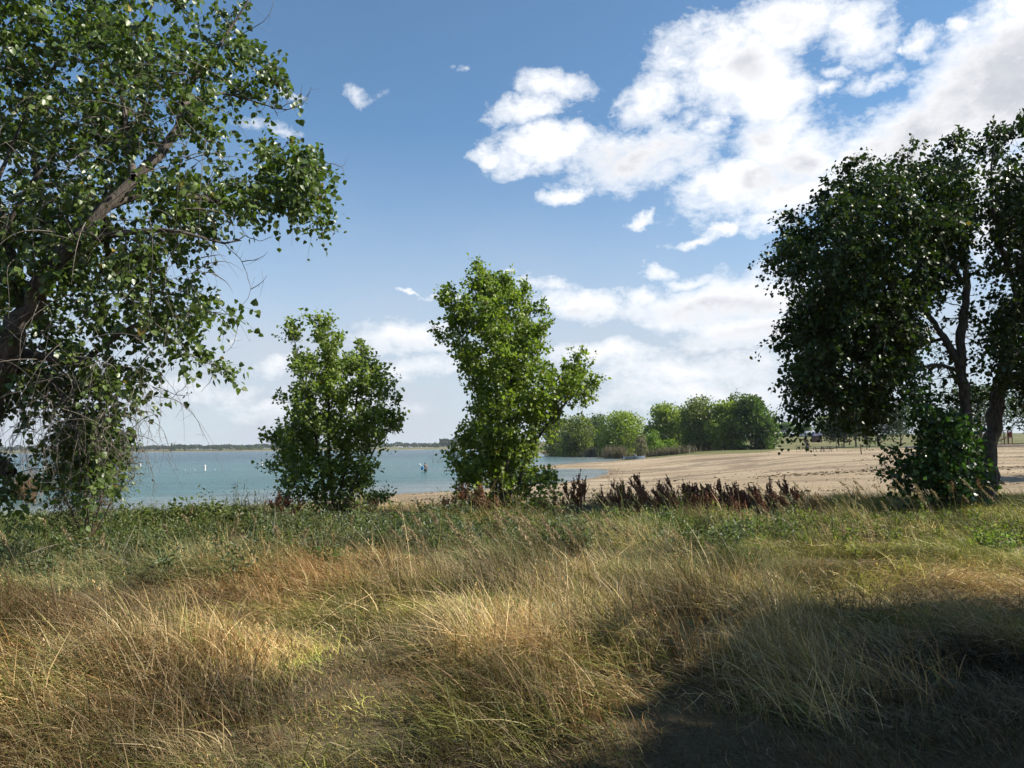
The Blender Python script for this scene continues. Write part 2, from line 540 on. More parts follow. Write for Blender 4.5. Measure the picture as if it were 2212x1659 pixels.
def sample_outline(poly, n, Y0, D, br, holes, rg, min_d=None, inset=0.55):
    """blob centres inside an outline given in view units, spread in depth as a rounded volume"""
    poly = np.asarray(poly, float)
    lo, hi = poly.min(0), poly.max(0)
    k = FV / Y0
    cand = rg.uniform(lo, hi, (n * 30, 2))
    d = -poly_sd(cand[:, 0], cand[:, 1], poly) / k
    dm = np.percentile(d[d > 0], 97)
    ok = d > br * inset
    for hx, hy, hr in holes:
        hd = np.hypot(cand[:, 0] - hx, cand[:, 1] - hy)
        ok &= hd > hr
    cand = cand[ok]; d = d[ok]
    loc = np.sqrt(np.clip(1 - (1 - np.clip(d / dm, 0, 1)) ** 2, 0.05, 1)) * D
    Y = Y0 + rg.uniform(-1, 1, len(cand)) * loc
    P = at(cand[:, 0], cand[:, 1], Y)
    # greedy thinning for even spread
    keep = []; md = min_d or br * 0.75
    K = np.empty((0, 3))
    for i in range(len(P)):
        if len(keep) >= n: break
        if len(K) == 0 or np.min(((K - P[i]) ** 2).sum(1)) > md * md:
            keep.append(i); K = P[keep]
    return P[keep]


def resample(P, r, step):
    P = np.asarray(P, float); r = np.asarray(r, float)
    # Catmull-Rom smoothing
    Q = np.concatenate([[2 * P[0] - P[1]], P, [2 * P[-1] - P[-2]]])
    out, rr = [], []
    for i in range(len(P) - 1):
        L = np.linalg.norm(P[i + 1] - P[i]); m_ = max(2, int(L / step))
        t = np.linspace(0, 1, m_, endpoint=False)[:, None]
        p0, p1, p2, p3 = Q[i], Q[i + 1], Q[i + 2], Q[i + 3]
        out.append(0.5 * ((2 * p1) + (-p0 + p2) * t + (2 * p0 - 5 * p1 + 4 * p2 - p3) * t ** 2 + (-p0 + 3 * p1 - 3 * p2 + p3) * t ** 3))
        rr.append(r[i] + (r[i + 1] - r[i]) * t[:, 0])
    out.append(P[-1:]); rr.append(r[-1:])
    return np.concatenate(out), np.concatenate(rr)


def build_tree(name, label, base, limbs, blobs, br, twigs, lpt, leaf, cols, rg, mat=None, cat='tree', group=None,
               droop=0.35, bark=None, lean=(0, 0, 0), branch_r=0.012, twig_r=0.003, leaf_var=0.25, width=1.0, up=0.35,
               yellow=0.01, extra_lines=None, twig_len=1.0, crown_name='crown', trunk_name='trunk', sides=4, hang=0.5, blob_scale=None, extra_mat=None):
    base = np.asarray(base, float)
    root = empty(name, base); tag(root, label, cat, group)
    lines = []; nodes = []; nr = []
    for P, r in limbs:
        Pq, rq = resample(P, r, max(0.08, br * 0.5))
        jit = rg.normal(0, 1, Pq.shape) * (rq * 0.22)[:, None]
        Pq = Pq + jit
        lines.append((Pq, rq * rg.uniform(0.9, 1.12, len(rq)), 10 if rq.max() > 0.05 else 6))
        nodes.append(Pq); nr.append(rq)
    nodes = np.concatenate(nodes); nr = np.concatenate(nr)
    d0 = np.array([np.min(((nodes - b_) ** 2).sum(1)) for b_ in blobs])
    order = np.argsort(d0)
    nb = len(blobs); cap = len(nodes) + nb * 6
    N = np.empty((cap, 3)); N[:len(nodes)] = nodes; NR = np.empty(cap); NR[:len(nodes)] = nr; cnt = len(nodes)
    LP, LA, LN, LS = [], [], [], []
    centre = blobs.mean(0)
    for bi in order:
        c = blobs[bi]
        s_ = 1.0 if blob_scale is None else blob_scale[bi]
        dv = N[:cnt] - c
        dist = np.sqrt((dv ** 2).sum(1)) * (1 + 0.5 * np.clip(dv[:, 2] / (np.sqrt((dv ** 2).sum(1)) + 1e-6), 0, 1))
        k = int(np.argmin(dist)); p0 = N[k]; L = np.linalg.norm(c - p0)
        ts = np.linspace(0, 1, 6)[:, None]
        bow = np.array([0, 0, 1.0]) * L * 0.12 + rg.normal(0, 0.06, 3) * L
        Pb = p0 + (c - p0) * ts + bow * (ts * (1 - ts) * 4) 
        r0 = min(NR[k] * 0.75, 0.35 * branch_r + branch_r * L / (br + 1e-6) * 0.35)
        r1 = min(max(twig_r * 1.3, 0.0), r0)
        rb = r0 + (r1 - r0) * ts[:, 0]
        lines.append((Pb, rb, sides))
        N[cnt:cnt + 5] = Pb[1:]; NR[cnt:cnt + 5] = rb[1:]; cnt += 5
        outw = unit(c - centre)
        nt_ = max(2, int(twigs * s_))
        for t in range(nt_):
            f = rg.uniform(0.55, 1.0); q = Pb[int(f * 5)]
            d = unit(rg.normal(0, 1, 3) + outw * 0.45 + np.array([0, 0, up]) + np.asarray(lean))
            tl = br * rg.uniform(0.6, 1.25) * twig_len * math.sqrt(s_)
            tt = np.linspace(0, 1, 4)[:, None]
            Pt = q + d * tl * tt + np.array([0, 0, -1.0]) * droop * tl * tt ** 2
            lines.append((Pt, np.linspace(twig_r, twig_r * 0.4, 4), 3))
            n = max(2, int(lpt * rg.uniform(0.7, 1.3)))
            lt = rg.uniform(0.2, 1.05, n)[:, None]
            pos = q + d * tl * lt + np.array([0, 0, -1.0]) * droop * tl * lt ** 2
            sp = rg.normal(0, 1, (n, 3))
            LP.append(pos + sp * leaf * 0.45)
            LA.append(sp * 0.6 + d * 0.5 + np.array([0, 0, -hang]) + np.asarray(lean) * 0.6)
    LP = np.concatenate(LP); LA = np.concatenate(LA)
    n = len(LP)
    LN = rg.normal(0, 1, (n, 3)) + np.array([0, 0, 0.5])
    LS = leaf * np.clip(rg.normal(0.95, 0.28, n), .4, 1.5)
    V, F = leaves_arrays(LP, LA, LN, LS, width)
    cols = np.asarray(cols, float)
    ci = rg.integers(0, len(cols), n)
    C = cols[ci] * rg.uniform(1 - leaf_var, 1 + leaf_var, (n, 1))
    if yellow:
        yl = rg.random(n) < yellow
        C[yl] = np.array([0.30, 0.22, 0.03]) * rg.uniform(0.7, 1.1, (yl.sum(), 1))
    C = np.repeat(C, 6, axis=0)
    me = raw_mesh(name + '_' + crown_name, V - base, [F], C, mat or M_leaf)
    link(crown_name, me, root)
    V, F = tubes_mesh(lines + (extra_lines or []))
    me = raw_mesh(name + '_' + trunk_name, V - base, [F], None, bark or M_bark, smooth=True)
    if extra_lines and extra_mat:
        n0 = sum((len(l[0]) - 1) * l[2] for l in lines)
        me.materials.append(extra_mat)
        mi = np.zeros(len(F), np.int32); mi[n0:] = 1
        me.polygons.foreach_set('material_index', mi)
    link(trunk_name, me, root)
    return root, n


def VP(lst, Y):
    """list of (vx, vy[, dY]) -> world points"""
    return np.array([at(p[0], p[1], Y + (p[2] if len(p) > 2 else 0.0)) for p in lst])


NLEAF = 0
G_COT = [(0.11, 0.165, 0.034), (0.14, 0.20, 0.04), (0.08, 0.125, 0.03)]
G_YNG = [(0.20, 0.27, 0.045), (0.24, 0.31, 0.055), (0.15, 0.215, 0.042)]
G_SHADE = [(0.042, 0.072, 0.014), (0.056, 0.09, 0.017), (0.032, 0.056, 0.012)]  # cottonwood green darkened so the leaf colour carries the crowns' shade

# ---- big cottonwood on the left
def left_tree():
    rg = np.random.default_rng(101)
    Y = 10.5
    P1 = [(-520, -380), (420, -330), (425, -40), (440, 40), (530, 75), (590, 105), (600, 150), (580, 200), (510, 235), (470, 262), (560, 285), (640, 310), (695, 345),
          (712, 400), (708, 462), (680, 490), (640, 470), (580, 470), (510, 485), (490, 560), (488, 620), (500, 670), (475, 770), (440, 812), (405, 770),
          (350, 835), (300, 900), (255, 955), (190, 960), (90, 930), (0, 905), (-520, 920)]
    holes = [(40, 690, 40), (70, 640, 32), (15, 760, 34), (110, 720, 22), (300, 640, 22), (350, 560, 18), (440, 720, 18), (130, 960, 26), (190, 900, 22), (250, 240, 16), (330, 200, 16), (300, 330, 18), (420, 330, 16), (215, 800, 20), (270, 690, 16), (120, 870, 24), (60, 860, 24), (240, 880, 20), (330, 760, 20), (30, 560, 18), (400, 640, 16), (180, 640, 14), (530, 262, 22), (575, 258, 25), (30, 985, 20), (135, 985, 15), (505, 520, 18), (60, 235, 12), (345, 800, 22), (440, 30, 20)]
    blobs = sample_outline(P1, 640, Y, 1.9, 0.42, holes, rg, 0.29)
    P2 = [(110, 890), (300, 890), (262, 970), (235, 1035), (150, 1050), (85, 1050), (120, 990)]
    b2 = sample_outline(P2, 20, Y - 0.4, 0.5, 0.30, [], rg, 0.2)
    b3 = VP([(-10, 955, -.4), (-20, 1075, -.6), (25, 1010, .4), (-30, 1020, 0), (680, 470, 0), (672, 380, .2), (520, 688, 0), (478, 790, .1), (440, 790, 0), (600, 330, .2), (650, 345, 0), (660, 380, .3), (665, 425, 0), (640, 445, .3), (615, 400, .1), (560, 335, .3), (580, 400, -.2), (640, 400, -.4), (600, 450, 0), (540, 430, .3), (575, 130, 0), (550, 175, .2), (525, 105, 0), (490, 60, .3), (590, 160, 0), (520, 200, .1), (620, 320, .6), (640, 410, .7)], Y)
    blobs = np.concatenate([blobs, b2, b3])
    L = []
    L.append((VP([(-190, 1290), (-120, 1080, -.5), (-50, 920, -.8), (0, 805, -1.0), (55, 665, -1.2), (130, 562, -1.3), (218, 455, -1.2), (290, 385, -1.0), (367, 306, -.8), (395, 225, -.5), (420, 170, -.4), (454, 126, -.3), (515, 36, -.1), (560, -40, 0)], Y),
              [.24, .20, .175, .145, .12, .10, .08, .066, .052, .038, .03, .024, .014, .006]))
    L.append((VP([(55, 665, -.7), (30, 590, -.8), (0, 480, -.9), (-30, 350, -.5), (-60, 150, -.6), (-60, -150, -.7)], Y), [.09, .075, .06, .05, .035, .015]))
    L.append((VP([(130, 562, -1.0), (100, 470, -.4), (75, 330, .5), (104, 175, .6), (191, 36, .6), (230, -90, .6)], Y), [.06, .05, .04, .03, .02, .008]))
    L.append((VP([(-30, 640, -1), (0, 522, -1), (47, 432, -1), (70, 390, -1), (120, 330, -.9)], Y), [.035, .03, .025, .02, .01]))
    L.append((VP([(-30, 450, -1.1), (0, 378, -1.1), (29, 306, -1), (60, 240, -1)], Y), [.03, .025, .018, .008]))
    L.append((VP([(218, 455, -1.2), (300, 425, -.9), (385, 421, -.7), (468, 437, -.3), (540, 440, 0), (612, 446, -.1), (690, 470, -.1)], Y), [.05, .042, .036, .028, .02, .014, .006]))
    L.append((VP([(468, 437, .1), (530, 410, .1), (600, 370, .2), (670, 350, .3)], Y), [.022, .017, .011, .005]))
    L.append((VP([(150, 545, -1.0), (230, 510, -1.1), (310, 500, -1.2), (389, 500, -1.2), (486, 526, -.9), (529, 509, -.8)], Y), [.05, .04, .032, .024, .014, .005]))
    L.append((VP([(395, 225, -1.1), (440, 212, -.6), (479, 202, -.2), (540, 216, -.2), (600, 235, -.2), (640, 232, -.2), (670, 198, -.2)], Y), [.03, .024, .018, .012, .007, .004, .002]))
    L.append((VP([(20, 760, -.4), (100, 770, -.9), (175, 777, -1.2), (224, 748, -.8), (300, 700, -.8), (400, 680, -.7)], Y), [.06, .05, .045, .035, .022, .008]))
    L.append((VP([(-20, 830, -.3), (71, 789, -.9), (108, 815, -1), (142, 867, -1), (160, 897, -1), (172, 980, -1), (175, 1060, -1)], Y), [.04, .036, .03, .024, .018, .012, .004]))
    L.append((VP([(-110, 1010), (-60, 985), (-10, 1000, -.2), (18, 1025, -.3)], Y), [.12, .11, .10, .085]))
    L.append((VP([(290, 385, -1.4), (270, 250, -.4), (260, 120, .5), (330, 10, .5), (340, -120, .5)], Y), [.045, .035, .025, .016, .006]))
    L.append((VP([(218, 455, -1.2), (240, 560, -.2), (300, 620, .8), (400, 640, .8), (480, 650, .7)], Y), [.045, .038, .03, .02, .008]))
    # bare pale twigs that hang and curl in front of the leaves
    tw = []
    for i in range(430):
        vx = rg.uniform(-20, 470); vy = rg.uniform(120, 940)
        if vx > 420 - (vy - 600) * 0.5 and vy > 600: continue
        q = at(vx, vy, Y - rg.uniform(0.6, 1.9))
        d = unit(rg.normal(0, 1, 3) * np.array([1, .5, .6])); Lg = rg.uniform(.25, .9)
        t = np.linspace(0, 1, 8)[:, None]
        curl = unit(rg.normal(0, 1, 3)) * np.array([1, .4, .4])
        P = q + d * Lg * t + np.array([0, 0, -1.0]) * Lg * rg.uniform(.3, 1.0) * t ** 2 + curl * Lg * .18 * np.sin(t * rg.uniform(2, 5))
        tw.append((P, np.linspace(rg.uniform(.003, .008), .0012, 8), 4))
    for i in range(150):
        vx = rg.uniform(40, 300); vy = rg.uniform(760, 960)
        q = at(vx, vy, Y - rg.uniform(0.2, 1.5)); Lg = rg.uniform(.5, 1.3) * (1.0 if vy < 900 else .7)
        t = np.linspace(0, 1, 9)[:, None]; d = np.array([rg.normal(.12, .45), rg.normal(0, .3), 0])
        P = q + d * Lg * np.sqrt(t + .02) + np.array([0, 0, -1.0]) * Lg * (t ** 1.6) * .85 + np.array([rg.normal(0, .05), 0, 0]) * np.sin(t * 7)
        tw.append((P, np.linspace(.0055, .0014, 9), 4))
        for k in range(3):
            j = rg.integers(2, 8); dd = unit(rg.normal(0, 1, 3) + [0, 0, -.8]) * rg.uniform(.1, .35)
            tw.append((P[j] + dd * np.linspace(0, 1, 4)[:, None], np.linspace(.0022, .001, 4), 3))
    edge_tw = [[(486, 526), (523, 565), (535, 600), (541, 624), (535, 645), (519, 662)], [(523, 565), (560, 560), (580, 543)], [(541, 624), (560, 615), (578, 598)],
               [(529, 509), (560, 520), (590, 512)], [(612, 238), (650, 225), (668, 200), (672, 185)], [(600, 235), (640, 215), (655, 182)], [(515, 36), (545, -5), (560, -40)],
               [(500, 60), (470, 20), (480, -30)], [(520, 75), (570, 45), (590, 10), (592, -20)], [(700, 350), (740, 362), (745, 385)], [(340, 835), (390, 855), (410, 850)],
               [(400, 790), (400, 835), (380, 850)], [(440, 770), (480, 810), (510, 838)], [(455, 785), (458, 815), (435, 848)], [(330, 835), (370, 860), (388, 840)],
               [(280, 930), (310, 905), (350, 890)], [(262, 975), (300, 955), (318, 930)], [(255, 1005), (300, 998), (318, 1000)], [(560, 140), (600, 150), (620, 120)], [(410, 60), (395, 20), (400, -20)],
               [(470, 660), (510, 700), (505, 740), (490, 760)], [(600, 250), (570, 200), (560, 175)], [(600, 170), (575, 220), (560, 250)]]
    for e in edge_tw:
        P, r = resample(VP(e, Y - .2), np.linspace(.006, .0022, len(e)), .06)
        P = P + rg.normal(0, .006, P.shape)
        tw.append((P, r, 4))
        for k in range(3):
            i = rg.integers(1, len(P) - 1); d = rg.normal(0, 1, 3); d = unit(d) * rg.uniform(.1, .3)
            t = np.linspace(0, 1, 4)[:, None]
            tw.append((P[i] + d * t + np.array([0, 0, .06]) * t ** 2, np.linspace(.0025, .001, 4), 3))
    base = at(-190, 1290, Y); base[2] = hz1(base[0], base[1])
    root, n = build_tree('cottonwood_tree', 'big leaning cottonwood filling the left side, bare twigs hanging from its glossy crown', base, L, blobs, 0.42, 10, 11, 0.072, G_COT, rg,
                         mat=M_leaf_gloss, droop=0.5, branch_r=0.014, twig_r=0.003, yellow=0.006, hang=0.7, extra_lines=tw, extra_mat=M_twig)
    return n


NLEAF += left_tree()


def vtree(name, label, poly, Y, D, nblob, br, stems, twigs, lpt, leaf, cols, seed, holes=(), base=None, extra_blobs=None, inset=0.8, tip_drop=0, **kw):
    rg = np.random.default_rng(seed)
    blobs = sample_outline(poly, nblob, Y, D, br, list(holes), rg, br * 0.8, inset)
    if extra_blobs is not None: blobs = np.concatenate([blobs, VP(extra_blobs, Y) - np.array([0, 0, tip_drop])])
    L = []
    for pts, r in stems:
        L.append((VP(pts, Y), r))
    if base is None: base = L[0][0][0].copy()
    base = np.asarray(base, float); base[2] = hz1(base[0], base[1])
    for i, (P, r) in enumerate(L):
        if P[0][2] < base[2] + 0.6: P[0][2] = hz1(P[0][0], P[0][1]) - 0.05
    return build_tree(name, label, base, L, blobs, br, twigs, lpt, leaf, cols, rg, **kw)[1]


NLEAF += vtree('willow_shrub', 'small leaved olive willow full of brown twigs, under the big left cottonwood', [(120, 940), (270, 930), (300, 985), (285, 1040), (255, 1110), (110, 1118), (70, 1085), (105, 1030)], 13.2, .6, 90, .26,
               [([(190, 1125), (185, 1050), (172, 960)], [.035, .025, .008]), ([(195, 1125), (230, 1040), (270, 965)], [.025, .018, .005]), ([(185, 1125), (130, 1060), (100, 1040)], [.025, .015, .005]), ([(200, 1125), (250, 1070), (290, 1030)], [.02, .014, .004])],
               10, 6, .045, [(.13, .14, .05), (.16, .15, .06), (.10, .12, .04), (.17, .12, .06)], 207, cat='shrub', width=.45, twig_len=1.5, twig_r=.003, bark=M_deadwood, up=.1, droop=.5, yellow=0, trunk_name='stems')

# ---- the two young cottonwoods on the bank
Yc = 17.0
T1 = [(679, 675), (700, 684), (718, 689), (714, 711), (743, 722), (748, 745), (752, 775), (765, 745), (778, 731), (799, 758), (815, 776), (833, 797), (844, 830), (853, 844), (848, 877), (873, 902), (868, 934),
      (848, 963), (851, 999), (837, 1035), (840, 1085), (600, 1092), (596, 1053), (589, 1031), (578, 1013), (599, 981), (571, 941), (603, 913), (610, 873), (596, 848), (621, 819),
      (610, 805), (621, 765), (623, 707), (639, 700), (664, 704)]
NLEAF += vtree('cottonwood_tree', 'shorter young cottonwood of the middle pair, with two pointed tops before open water', T1, Yc, 1.15, 190, 0.27,
               [([(722, 1100), (712, 1000), (710, 909), (707, 800), (695, 720), (681, 682)], [.05, .042, .034, .026, .014, .005]),
                ([(728, 1100, .1), (745, 1000, .1), (768, 880, .2), (778, 780, .2), (780, 738, .2)], [.045, .036, .026, .014, .005]),
                ([(715, 1100, -.1), (690, 1000, -.1), (675, 900, -.2), (650, 800, -.2), (632, 712, -.2)], [.04, .032, .024, .014, .005]),
                ([(735, 1100, .2), (785, 1020, .3), (820, 950, .4), (862, 906, .4)], [.035, .026, .016, .005]),
                ([(710, 1100, .2), (650, 1030, .3), (610, 970, .3), (578, 942, .3)], [.03, .022, .014, .005]),
                ([(725, 1100, -.2), (780, 1010, -.4), (815, 900, -.4), (840, 835, -.4)], [.035, .026, .015, .005])],
               9, 12, 0.064, [(0.21, 0.275, 0.07), (0.25, 0.315, 0.085), (0.165, 0.22, 0.058)], 202, twig_len=1.4, inset=.9, tip_drop=.1, holes=[(660, 835, 14), (728, 800, 12), (752, 830, 14), (605, 945, 10), (640, 870, 10)], up=1.5, hang=.15, droop=.1, branch_r=.009, twig_r=.0024, lean=(-.18, 0, .1), yellow=.004, extra_blobs=[(683, 692), (690, 705, .1), (714, 704), (742, 738), (632, 718), (628, 735), (778, 748, .2), (797, 770, .2), (815, 790, .3), (832, 812, .3), (866, 908, .4), (855, 930, .4), (577, 946, .3), (590, 950, .3), (602, 858), (585, 1015, .2), (848, 856, .2), (600, 1060, .2), (640, 1072, .2), (690, 1078, .3), (740, 1078, .3), (790, 1075, .3), (825, 1068, .2), (720, 1055, -.3), (670, 1060, .5), (770, 1055, .5), (620, 1095, .2), (655, 1100, .3), (690, 1103, .5), (730, 1103, .5), (770, 1102, .5), (805, 1096, .4), (832, 1086, .3), (710, 1098, -.4), (760, 1098, -.3)])
T2 = [(1028, 567), (1057, 592), (1082, 599), (1103, 601), (1139, 617), (1150, 643), (1175, 661), (1186, 682), (1201, 700), (1197, 733), (1190, 776), (1201, 797), (1215, 783), (1251, 754), (1262, 797), (1285, 819),
      (1287, 877), (1258, 891), (1237, 902), (1215, 920), (1201, 949), (1172, 977), (1175, 1003), (1201, 1031), (1215, 1053), (1208, 1080), (977, 1085), (970, 1021), (974, 981), (999, 945), (995, 898),
      (999, 866), (985, 819), (963, 797), (959, 754), (940, 736), (959, 725), (952, 653), (974, 621), (995, 639), (1017, 617)]
NLEAF += vtree('cottonwood_tree', 'taller bright green young cottonwood of the middle pair, with a branch reaching to the right', T2, Yc, 1.35, 300, 0.27,
               [([(1088, 1105), (1080, 1000), (1076, 900), (1068, 780), (1052, 660), (1030, 575)], [.065, .054, .044, .034, .02, .005]),
                ([(1095, 1105, .1), (1110, 980, .2), (1120, 860, .3), (1140, 720, .3), (1150, 640, .3)], [.05, .042, .032, .018, .005]),
                ([(1080, 1105, -.1), (1050, 960, -.2), (1030, 850, -.3), (1000, 740, -.3), (975, 650, -.3)], [.045, .036, .028, .016, .005]),
                ([(1100, 1105, -.1), (1135, 1000, -.2), (1180, 920, -.2), (1230, 860, -.2), (1262, 800, -.2)], [.04, .034, .026, .014, .005]),
                ([(1230, 860, -.2), (1260, 850, -.2), (1282, 838, -.2)], [.012, .008, .004]),
                ([(1098, 1105, .3), (1150, 1050, .4), (1190, 1040, .4)], [.025, .015, .005]),
                ([(1085, 1105, .3), (1020, 1040, .4), (985, 1000, .4)], [.025, .016, .005]),
                ([(1090, 1105, -.3), (1100, 900, -.6), (1105, 760, -.6), (1095, 630, -.5)], [.045, .035, .02, .005])],
               9, 12, 0.064, G_YNG, 203, twig_len=1.4, inset=.86, tip_drop=.04, holes=[(1210, 850, 10), (1150, 965, 9)], up=1.5, hang=.15, droop=.1, branch_r=.009, twig_r=.0024, lean=(-.18, 0, .1), yellow=.014, extra_blobs=[(1033, 585), (1040, 600), (1058, 605), (1083, 612), (1103, 613), (1136, 630, .2), (1020, 628, -.2), (975, 634, -.3), (960, 660, -.3), (950, 740, -.3), (965, 730, -.3), (1249, 770, -.2), (1256, 800, -.2), (1276, 825, -.2), (1280, 860, -.2), (1258, 880, -.2), (1235, 850, -.2), (1215, 800, -.2), (1003, 950, .2), (985, 980, .3), (1200, 1045, .4), (1185, 680, .2), (985, 1085, .3), (1015, 1095, .4), (1050, 1100, .5), (1090, 1102, .6), (1130, 1100, .6), (1165, 1094, .5), (1200, 1080, .4), (1060, 1100, -.3), (1120, 1100, -.3), (1070, 1080, .6), (1140, 1070, .6), (1210, 835, -.1), (1226, 872, -.2), (1200, 905, 0), (1220, 850, .2), (1190, 930, .2), (1240, 820, .1), (1205, 870, -.4), (1262, 850, .1)])

# dead fan of twigs in the gap of the right tree, as part of the first tree's trunk
def dead_fan():
    rg = np.random.default_rng(77)
    lines = []
    for (vx, vy, dy) in [(2083, 600, 0), (2083, 640, 0), (2078, 690, 0), (2075, 730, 0), (2076, 770, 0), (2080, 810, 0), (2079, 660, 0), (2075, 745, 0), (2077, 790, 0)]:
        for sgn in (-1, 1):
            q = at(vx, vy, 18.0)
            d = unit(np.array([sgn * 1.0, rg.normal(0, .5), rg.uniform(-.05, .55)])); Lg = rg.uniform(.5, 1.1) * (1 if sgn < 0 else .5)
            t = np.linspace(0, 1, 7)[:, None]
            P = q + d * Lg * t + np.array([0, 0, -.25]) * Lg * t ** 2 + rg.normal(0, .012, (7, 3))
            lines.append((P, np.linspace(.014, .003, 7), 4))
            for k in range(5):
                i = rg.integers(1, 6); dd = unit(d + rg.normal(0, .6, 3)) * Lg * rg.uniform(.25, .55)
                lines.append((P[i] + dd * np.linspace(0, 1, 4)[:, None] + rg.normal(0, .008, (4, 3)), np.linspace(.006, .002, 4), 3))
    return lines


# ---- the dark cottonwoods on the right
Yr = 18.0
RA = [(1650, 560), (1683, 504), (1699, 483), (1726, 461), (1769, 424), (1779, 397), (1817, 365), (1859, 349), (1881, 333), (1923, 339), (1977, 312), (2014, 349), (2046, 312), (2062, 280), (2083, 328), (2110, 330),
      (2130, 480), (2110, 560), (2085, 600), (2060, 590), (2035, 640), (2010, 700), (1995, 780), (1960, 830), (1925, 930), (1880, 950), (1830, 945), (1795, 885), (1753, 895), (1716, 912), (1699, 861), (1689, 824), (1694, 755), (1664, 748), (1699, 701), (1689, 595)]
holesA = [(2035, 680, 38), (2045, 750, 30), (2025, 640, 26), (1745, 620, 16), (1770, 740, 14), (1830, 720, 16), (1860, 830, 14), (1900, 900, 16), (1720, 790, 14), (1950, 560, 14), (1850, 450, 14), (1980, 420, 14), (1900, 640, 12), (1800, 560, 18), (1830, 605, 16), (1890, 500, 12), (1930, 510, 14), (2030, 560, 14), (1790, 700, 8)]
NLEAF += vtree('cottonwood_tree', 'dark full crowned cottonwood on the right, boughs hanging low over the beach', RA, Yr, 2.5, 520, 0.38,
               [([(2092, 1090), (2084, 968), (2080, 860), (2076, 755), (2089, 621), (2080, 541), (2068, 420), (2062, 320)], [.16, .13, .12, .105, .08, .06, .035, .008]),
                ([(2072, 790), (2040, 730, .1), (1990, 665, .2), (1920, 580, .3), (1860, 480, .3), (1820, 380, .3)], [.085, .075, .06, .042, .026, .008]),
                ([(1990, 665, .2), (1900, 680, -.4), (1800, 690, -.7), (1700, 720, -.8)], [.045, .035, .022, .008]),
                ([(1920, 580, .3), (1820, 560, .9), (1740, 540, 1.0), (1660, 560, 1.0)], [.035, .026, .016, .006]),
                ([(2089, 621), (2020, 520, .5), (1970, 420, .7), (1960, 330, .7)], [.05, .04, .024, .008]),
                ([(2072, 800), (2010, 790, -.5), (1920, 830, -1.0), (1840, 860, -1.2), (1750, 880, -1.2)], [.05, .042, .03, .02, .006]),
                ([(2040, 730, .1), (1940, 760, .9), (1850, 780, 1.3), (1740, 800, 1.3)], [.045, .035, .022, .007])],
               10, 11, 0.080, G_SHADE, 204, twig_len=1.35, holes=holesA, branch_r=.014, twig_r=.0035, mat=M_leaf_dark, droop=.5, yellow=.002, hang=.7,
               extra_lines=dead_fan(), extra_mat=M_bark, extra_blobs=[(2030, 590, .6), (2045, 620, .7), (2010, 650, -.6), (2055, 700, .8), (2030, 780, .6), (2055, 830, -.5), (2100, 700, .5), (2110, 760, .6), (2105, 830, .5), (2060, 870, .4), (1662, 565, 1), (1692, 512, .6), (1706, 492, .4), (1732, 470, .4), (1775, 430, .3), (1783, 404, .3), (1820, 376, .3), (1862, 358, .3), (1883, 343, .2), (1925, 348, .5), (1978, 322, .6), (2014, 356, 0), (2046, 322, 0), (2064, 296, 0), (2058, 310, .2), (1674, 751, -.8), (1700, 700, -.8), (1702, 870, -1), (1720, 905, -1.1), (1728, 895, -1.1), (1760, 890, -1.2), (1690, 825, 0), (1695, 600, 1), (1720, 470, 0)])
RB = [(2121, 317), (2153, 267), (2195, 291), (2212, 250), (2300, 200), (2480, 190), (2650, 320), (2720, 600), (2640, 850), (2420, 905), (2330, 920), (2240, 890), (2190, 905), (2150, 870), (2120, 800), (2105, 760), (2100, 650), (2110, 500), (2100, 400)]
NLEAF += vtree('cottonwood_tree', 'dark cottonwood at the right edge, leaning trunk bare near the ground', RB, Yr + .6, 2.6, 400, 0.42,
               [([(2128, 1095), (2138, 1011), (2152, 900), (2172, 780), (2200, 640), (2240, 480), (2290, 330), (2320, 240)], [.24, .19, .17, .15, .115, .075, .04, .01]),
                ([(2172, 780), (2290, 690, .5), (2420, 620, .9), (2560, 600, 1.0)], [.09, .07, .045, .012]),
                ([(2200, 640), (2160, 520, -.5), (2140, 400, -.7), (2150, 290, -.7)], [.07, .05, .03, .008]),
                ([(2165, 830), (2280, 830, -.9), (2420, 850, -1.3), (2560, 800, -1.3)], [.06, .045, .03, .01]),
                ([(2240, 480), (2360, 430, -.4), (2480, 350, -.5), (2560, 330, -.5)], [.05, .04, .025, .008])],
               10, 11, 0.086, G_SHADE, 205, twig_len=1.35, branch_r=.014, twig_r=.0035, mat=M_leaf_dark, droop=.5, yellow=.002, hang=.7, extra_blobs=[(2153, 278, -.7), (2160, 300, -.6), (2195, 300, -.3), (2212, 265, -.2), (2125, 325, -.6), (2222, 240, 0)])
